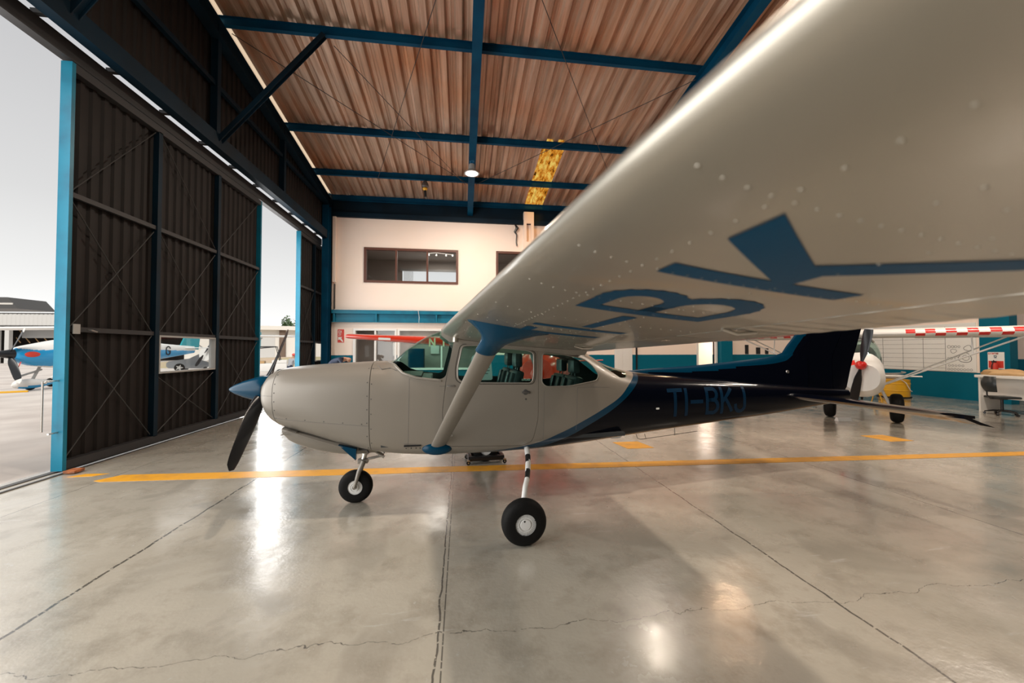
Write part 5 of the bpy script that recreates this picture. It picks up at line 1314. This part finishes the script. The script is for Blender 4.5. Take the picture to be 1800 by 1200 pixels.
# ================================================================== people
def person(loc, rz, J, mats, label, hat=None):
    """J: dict of joints (local, facing -y) with radii; one continuous skinned body"""
    root = empty('person', loc, rz, label, 'person')
    order = ['pelvis','waist','chest','neck','head0','head1']
    names = list(J.keys()); me = bpy.data.meshes.new('body'); idx = {n: i for i, n in enumerate(names)}
    E_ = [('pelvis','waist'),('waist','chest'),('chest','neck'),('neck','head0'),('head0','head1')]
    for s_ in 'LR': E_ += [('chest','sh'+s_),('sh'+s_,'el'+s_),('el'+s_,'wr'+s_),('wr'+s_,'ha'+s_),('pelvis','hip'+s_),('hip'+s_,'kn'+s_),('kn'+s_,'an'+s_),('an'+s_,'to'+s_)]
    me.from_pydata([J[n][0] for n in names], [(idx[a], idx[b]) for a, b in E_], []); o = bpy.data.objects.new('tmp', me); COL.objects.link(o)
    m = o.modifiers.new('s', 'SKIN'); sv = me.skin_vertices[0].data
    for n in names: r = J[n][1]; sv[idx[n]].radius = r if isinstance(r, tuple) else (r, r); sv[idx[n]].use_root = (n == 'pelvis')
    s2 = o.modifiers.new('ss', 'SUBSURF'); s2.levels = 2; s2.render_levels = 2
    dg = bpy.context.evaluated_depsgraph_get(); dg.update(); r_ = bpy.data.meshes.new_from_object(o.evaluated_get(dg), depsgraph=dg); bpy.data.objects.remove(o)
    def near(c, a, b):
        A_, B_ = Vector(J[a][0]), Vector(J[b][0]); d = B_-A_; t = max(0, min(1, (c-A_).dot(d)/d.length_squared)); return (c-A_-d*t).length
    for f in r_.polygons:
        c = Vector(f.center); best = min(E_, key=lambda e: near(c, *e)); k = best[1]
        f.material_index = 0 if k in ('head0','head1','neck') or k[:2] in ('wr','ha') else (2 if k[:2] in ('hi','kn') or k == 'hipL' else (3 if k[:2] in ('an','to') and c.z < .1 else (2 if k[:2] in ('an','to') else 1)))
    b = part('body', r_, mats, root, None)
    for f in r_.polygons: f.use_smooth = True
    H = Vector(J['head1'][0]); N0 = Vector(J['head0'][0])
    if hat:
        bm = BM(); d = (H-N0).normalized(); lathe(bm, [(0,.085),(.06,.075),(.092,.03),(.098,-.02),(.10,-.03),(0,-.03)], H+d*.02, d, 20); box(bm, -.06,.06,-.17,-.05,-.03,-.018, M=Matrix.Translation(H+d*.02)); lb('cap', bm, hat, root, 60)
    return root
def sym(d):
    o = {}
    for k, v in d.items():
        if k.endswith('*'): o[k[:-1]+'L'] = v; o[k[:-1]+'R'] = ((-v[0][0], v[0][1], v[0][2]), v[1])
        else: o[k] = v
    return o
stand = sym({'pelvis':((0,.03,.92),(.15,.11)), 'waist':((0,0,1.02),(.14,.10)), 'chest':((0,-.10,1.25),(.17,.11)), 'neck':((0,-.15,1.38),.055), 'head0':((0,-.18,1.44),.07), 'head1':((0,-.20,1.54),(.085,.095)),
  'sh*':((.19,-.10,1.30),.062), 'el*':((.25,-.10,1.02),.045), 'wr*':((.2,-.26,.88),.032), 'ha*':((.17,-.32,.83),.035), 'hip*':((.1,.03,.85),.09), 'kn*':((.11,-.02,.47),.062), 'an*':((.11,.03,.09),.045), 'to*':((.12,-.12,.04),.04)})
# scaled down so his cap is where the photo has it (stooping beside the cart)
person((-8.9, 21.3, -.02), R(150), {k: ((v[0][0], v[0][1], v[0][2]*.92), v[1]) for k, v in stand.items()}, [M['skin'], M['grey_cloth'], M['navy'], M['black_plain']], 'person in a grey shirt and red cap standing outside beyond the propeller', M['sign_red'])
bend = sym({'pelvis':((0,.25,1.0),(.15,.13)), 'waist':((0,.08,1.18),(.14,.12)), 'chest':((0,-.22,1.30),(.17,.12)), 'neck':((0,-.38,1.30),.055), 'head0':((0,-.44,1.29),.07), 'head1':((0,-.53,1.24),(.085,.095)),
  'sh*':((.19,-.24,1.31),.065), 'el*':((.24,-.40,1.08),.045), 'wr*':((.15,-.60,.98),.035), 'ha*':((.12,-.68,.96),.035), 'hip*':((.1,.25,.92),.09), 'kn*':((.11,.16,.5),.065), 'an*':((.11,.22,.09),.045), 'to*':((.12,.06,.04),.04)})
person((-4.15, 13.2, .0), R(84), {k: ((v[0][0], v[0][1], v[0][2]*1.07), v[1]) for k, v in bend.items()}, [M['skin'], M['navy'], M['navy'], M['black_plain']], 'person in dark navy clothes bending forward near the office wall corner')

# ================================================================== outside
ap = empty('blue_white_aeroplane', (-18.1, 18.0, 0), R(76), 'blue and white aeroplane with black three-blade propeller parked outside on the apron', 'aeroplane')
bm = BM(); body(bm, [(0,.20,1.72,1.32),(.1,.30,1.80,1.2),(.6,.42,1.95,1.0),(1.4,.52,2.15,.9),(2.1,.60,2.25,.86),(3.0,.62,2.75,.85),(4.2,.6,2.8,.85),(5.4,.35,2.1,1.1),(7.8,.10,1.9,1.5)], 96, 2.3, 120)
for f in bm.faces:
    c = f.calc_center_median(); f.material_index = 0 if c.z > interp([(0,1.75),(.7,1.68),(2.2,1.80),(5,1.7),(9,1.6)], c.x)[0] or c.z < interp([(0,1.1),(.6,1.02),(2,.96),(5,.95),(9,1.5)], c.x)[0] else 1
lb('fuselage', bm, [M['white'], M['sky_blue']], ap)
bm = BM(); lathe(bm, [(0,.62),(.06,.5),(.14,.28),(.19,.05),(.2,-.05)], (-.02,0,1.52), (-1,0,0), 24); lb('spinner', bm, M['prop'], ap)
gprop(ap, -.10, 1.52, 1.30, 3, 125, M['prop'], M['white'], .13)
bm = BM(); lathe(bm, [(0,.05),(.09,.04),(.13,0),(.12,-.06)], (.42,-.36,1.50), (-.2,-1,.0), 20)
for v in bm.verts: v.co.x = .42+(v.co.x-.42)*2.1
lb('inlet_plug', bm, M['sign_red'], ap)
bm = BM(); box(bm, 1.05,1.35,-.50,-.47,1.83,1.90); lb('red_label', bm, M['sign_red'], ap)
bm = BM(); tube(bm, [(.1,-.25,1.2),(-.05,-.3,.85)], .03, 6, ell=.3); lb('warning_streamer', bm, M['sign_red'], ap)
def pant(par, x, y, s=1.):
    bm = BM(); body(bm, [(x-.55*s,.03,.30,.20),(x-.45*s,.12*s,.42*s,.12),(x,.16*s,.48*s,.06),(x+.5*s,.10*s,.40*s,.14),(x+.9*s,.02,.32,.26)], 20, 2)
    for f in bm.faces:
        c = f.calc_center_median(); f.material_index = 1 if c.z < .18+max(0,(c.x-x))*.15 and c.x > x-.4 else 0
    lb('wheel_fairing', bm, [M['white'], M['sky_blue']], par)
pant(ap, .55, 0); pant(ap, 2.0, -1.2); pant(ap, 2.0, 1.2)
bm = BM(); tube(bm, [(.85,0,1.0),(.60,0,.4)], .05, 8); tube(bm, [(.1,0,.55),(.9,0,.85)], .04, 8); lb('nose_gear_leg', bm, M['grey_plastic'], ap)
for sg in (1,-1):
    bm = BM(); tube(bm, [(2.1,.4*sg,.95),(2.0,1.15*sg,.4)], .06, 8); lb('gear_leg', bm, M['white'], ap)
    for x, y in ((2.0,1.2*sg),): gwheel(ap, x, y, .2, .14)
gwheel(ap, .55, 0, .18, .12)
bm = BM(); gwing(bm, [(y, 2.6, 4.1, 2.75, .12) for y in (-7,-3,0,3,7)]); lb('wing', bm, M['white'], ap, 50)
bm = BM(); loft(bm, [[(6.9,.06,1.8),(8.1,.03,1.7),(8.1,-.03,1.7),(6.9,-.06,1.8)],[(7.6,.03,3.3),(8.3,.02,3.3),(8.3,-.02,3.3),(7.6,-.03,3.3)]]); lb('fin', bm, M['teal'], ap)
bm = BM(); glyph(bm, 'G', lambda u, v: (5.9+u*.45, -.30+u*.02, 1.42+v*.45), .14, .2); lb('registration_letter', bm, M['ink'], ap, None)
bm = BM(); gwing(bm, [(-1.8,7.3,7.9,1.8,.08),(0,7.1,7.9,1.8,.09),(1.8,7.3,7.9,1.8,.08)]); lb('tailplane', bm, M['white'], ap, 50)
def chock2(x, y, lab):
    o = empty('wheel_chock', (x,y,-.01), R(30), lab, 'chock'); bm = BM(); box(bm, -.5,.5,-.06,.06,0,.07, bev=.01); lb('block', bm, M['yellow_drum'], o)
chock2(-17.75, 17.55, 'yellow chock bar on the apron by the blue aeroplane nose wheel')
# silver-grey car seen through the small door window
car = empty('parked_car', (-20.6, 33.6, -.01), R(24), 'grey car with alloy wheels parked outside, seen through the small door window', 'car')
def carbody():
    bm = BM(); rings = []
    for x, wd, z0, z1, rf in ((-2.1,.72,.42,.70,0),(-1.95,.80,.30,.82,0),(-1.2,.86,.26,.95,0),(-.75,.86,.26,1.02,0),(-.1,.86,.25,1.42,.2),(.9,.86,.25,1.46,.22),(1.6,.85,.27,1.25,.16),(1.95,.82,.32,.98,.03),(2.1,.74,.45,.85,0)):
        m_ = .9 if z1 > .9 else z1*.9
        rings.append([(x,-wd,z0),(x,wd,z0),(x,wd,m_*.75),(x,wd*.97,m_),(x,wd*.97-rf,z1),(x,-wd*.97+rf,z1),(x,-wd*.97,m_),(x,-wd,m_*.75)])
    loft(bm, rings)
    return bm
lb('car_body', carbody(), new_mat('car_grey', (.22,.23,.24), .3, .5, coat=.8), car, 50)
for x in (-1.3,1.3):
    for y in (-.80,.80):
        w_ = gwheel(car, x, y, .33, .22, M['grey_plastic']); bm = BM()
        for k in range(5):
            a = 2*math.pi*k/5; tube(bm, [(0,math.copysign(.115,y),0),(.22*math.cos(a),math.copysign(.115,y),.22*math.sin(a))], .025, 6)
        lb('spoke', bm, M['white'], w_)
wp = empty('white_aeroplane', (-17.6, 31.2, 0), R(-84), 'white high-wing aeroplane whose braced wing shows through the small door window', 'aeroplane')
bm = BM(); body(bm, [(-6.2,.05,1.9,1.5),(-4.2,.22,1.95,1.25),(-1.8,.5,2.1,.9),(-.6,.55,2.7,.8),(1,.55,2.7,.8),(1.8,.5,2.0,.8),(2.8,.35,1.8,.95)]); 
for f in bm.faces:
    c = f.calc_center_median(); f.material_index = 1 if -4.9 < c.x < -4.3 else 0
lb('fuselage', bm, [M['white'], M['teal']], wp)
bm = BM(); loft(bm, [[(-6.3,.05,1.8),(-4.6,.04,1.8),(-4.6,-.04,1.8),(-6.3,-.05,1.8)],[(-6.5,.03,3.3),(-5.6,.02,3.3),(-5.6,-.02,3.3),(-6.5,-.03,3.3)]]); lb('fin', bm, M['teal'], wp)
bm = BM(); rings = gwing(bm, [(y, -.9, .7, 2.72, .11) for y in (-4.6,-2,0,2,4.6)]); lb('wing', bm, M['white'], wp, 50)
for sg in (1,-1):
    bm = BM(); tube(bm, [(0,.5*sg,.95),(-.1,2.4*sg,2.6)], .04, 6); lb('wing_strut', bm, M['grey_plastic'], wp)
    gwheel(wp, .2, 1.2*sg, .22, .15); bm = BM(); tube(bm, [(.2,.45*sg,.9),(.2,1.15*sg,.25)], .04, 6); lb('gear_leg', bm, M['white'], wp)
gwheel(wp, 2.2, 0, .2, .13); bm = BM(); tube(bm, [(2.2,0,.95),(2.2,0,.2)], .05, 6); lb('nose_gear_leg', bm, M['white'], wp)
gprop(wp, 2.95, 1.4, .95, 2, 60, M['prop'])
# utility cart with roll bar in the gap between the doors
ct = empty('utility_cart', (-12.2, 25.9, -.01), R(20), 'white utility cart with dark roof hoop outside between the door leaves', 'cart')
bm = BM(); box(bm, -1.1,1.1,-.6,.6,.35,.85, bev=.06); box(bm, .3,1.1,-.58,.58,.85,1.05, bev=.04); lb('cart_body', bm, M['white'], ct, 50)
bm = BM(); tube(bm, [(-.9,-.55,.8),(-.8,-.55,1.75),(.5,-.55,1.9),(.75,-.55,.9)], .03, 8); tube(bm, [(-.9,.55,.8),(-.8,.55,1.75),(.5,.55,1.9),(.75,.55,.9)], .03, 8); box(bm, -.85,.55,-.58,.58,1.86,1.92, bev=.01); lb('roof_hoop', bm, M['black_plain'], ct)
bm = BM(); box(bm, -.5,-.1,-.5,.5,.85,1.0, bev=.03); box(bm, -.6,-.48,-.5,.5,.85,1.4, bev=.03); lb('bench_seat', bm, M['wood_tan'], ct)
for x in (-.75,.75):
    for y in (-.55,.55): gwheel(ct, x, y, .25, .18)
# white building with dark columns
wb = empty('far_building', (-24, 52, 0), R(12), 'low white building with dark column beyond the gap in the doors', 'building')
bm = BM(); box(bm, -9,3.6,0,7,0,4.2); lb('walls', bm, M['far_white'], wb)
bm = BM(); box(bm, -9.3,3.9,-.6,7.2,4.2,4.7); lb('roof', bm, M['far_white'], wb)
bm = BM(); box(bm, .9,1.6,-.25,.0,0,4.2); lb('column', bm, new_mat('pillar_brown', (.16,.11,.08), .8), wb)
bm = BM(); box(bm, -4,.4,-.03,.0,0,3.6); lb('roller_door', bm, M['far_sheet'], wb)
bm = BM(); box(bm, 3.6,9,1.5,6,0,3.7); lb('annex', bm, M['far_white'], wb)
bm = BM(); bmesh.ops.create_grid(bm, x_segments=30, y_segments=10, size=.5)
for v in bm.verts: x, y = v.co.x, v.co.y; v.co = Vector((-20+x*24, 44+y*10, .9*math.cos(math.pi*y)*(1-(2*x)**4)+.08*math.sin(9*x)-.02))
tag(obj('dirt_bank', bm, M['dirt']), 'sunlit dirt bank in front of the far white building', 'ground'); bpy.data.objects['dirt_bank']['kind'] = 'structure'
def tree(x, y, h, wd, lab):
    t_ = empty('tree', (x,y,0), 0, lab, 'tree'); rnd = random.Random(int(x*10+y)); bm = BM()
    tube(bm, [(0,0,0),(.1,0,h*.3),(0,.1,h*.6)], [.22,.17,.1], 8); 
    for k in range(6): a = k*1.1; tube(bm, [(0,0,h*(.3+.05*k)),(wd*.3*math.cos(a),wd*.3*math.sin(a),h*(.5+.06*k))], [.09,.03], 6)
    lb('trunk', bm, M['bark'], t_)
    bm = BM()
    for k in range(2600):
        a, c, r_ = rnd.uniform(0,6.28), rnd.uniform(-1,1), rnd.random()**.4; lob = .75+.3*math.sin(3*a)+.2*math.sin(5*c+a)
        p = Vector((math.cos(a)*math.sqrt(1-c*c)*wd/2*r_*lob, math.sin(a)*math.sqrt(1-c*c)*wd/2*r_*lob, h*.64+c*h*.36*r_*lob)); u = Vector((rnd.uniform(-1,1),rnd.uniform(-1,1),rnd.uniform(-.6,.6))).normalized(); v = u.orthogonal().normalized(); s_ = .17
        bm.faces.new([bm.verts.new(p+u*s_), bm.verts.new(p+v*s_*.6), bm.verts.new(p-u*s_), bm.verts.new(p-v*s_*.6)])
    lb('foliage', bm, M['leaf'], t_, None)
tree(-26.6, 63.5, 6.9, 4.2, 'tall leafy green tree right of the far white building')
tree(-21.0, 65, 4.6, 3.0, 'shorter green tree beside the second door leaf')
tree(-33, 78, 6.6, 5.0, 'green tree peeking over the far white building')
# far hangar on the left
fh = empty('far_hangar', (-54, 55, 0), R(-3), 'long open-fronted hangar with pale sheet fascia across the apron', 'building')
bm = BM(); 
prof = corr_profile(-14, 9, .5, .06, 'c')
for (a, ha), (b, hb) in zip(prof, prof[1:]): bm.faces.new([bm.verts.new(q) for q in ((a,-ha,4.75),(b,-hb,4.75),(b,-hb,6.15),(a,-ha,6.15))])
lb('fascia', bm, M['far_sheet'], fh, None)
bm = BM(); box(bm, -40,9,0,14,6.1,6.3); box(bm, -40,9,0,14,4.6,4.75); lb('roof', bm, M['dark_steel'], fh)
for x in (-9,-3.5,-2.2,4.6,8.7):
    bm = BM(); box(bm, x-.25,x+.25,.1,.5,0,4.7); lb('post', bm, M['far_sheet'], fh)
bm = BM(); box(bm, -40,9,13.8,14,0,4.6); box(bm, -3.4,-3.2,.6,13.8,0,4.6); lb('rear_wall', bm, M['clad'], fh)
bm = BM()
for k in range(14): tube(bm, [(-13+k*1.1,2,4.5),(-14.5+k*1.1+3,2,2.6)], .06, 5)
lb('rafter_strut', bm, M['wood_tan'], fh, None); bpy.data.objects['rafter_strut']['kind'] = 'stuff'
bm = BM(); box(bm, -1.9,4.4,1.4,1.5,3.2,4.6); lb('louvre_screen', bm, M['grey_plastic'], fh)
hb = empty('high_canopy', (-88, 78, 0), R(-3), 'dark high canopy roof rising behind the far hangar', 'building')
bm = BM(); prism(bm, [(-14,8.9),(10.8,8.9),(9.0,10.9),(-14,10.9)], lambda p: (p[0],0,p[1]), lambda p: (p[0],6,p[1])); lb('roof', bm, M['dark_steel'], hb)
bm = BM(); box(bm, -14,10,-.1,0,9.6,9.9); lb('gutter', bm, M['far_white'], hb)
bm = BM()
for x in (-12,-4,2): box(bm, x,x+.5,1,1.5,0,8.9)
lb('support', bm, M['far_sheet'], hb)
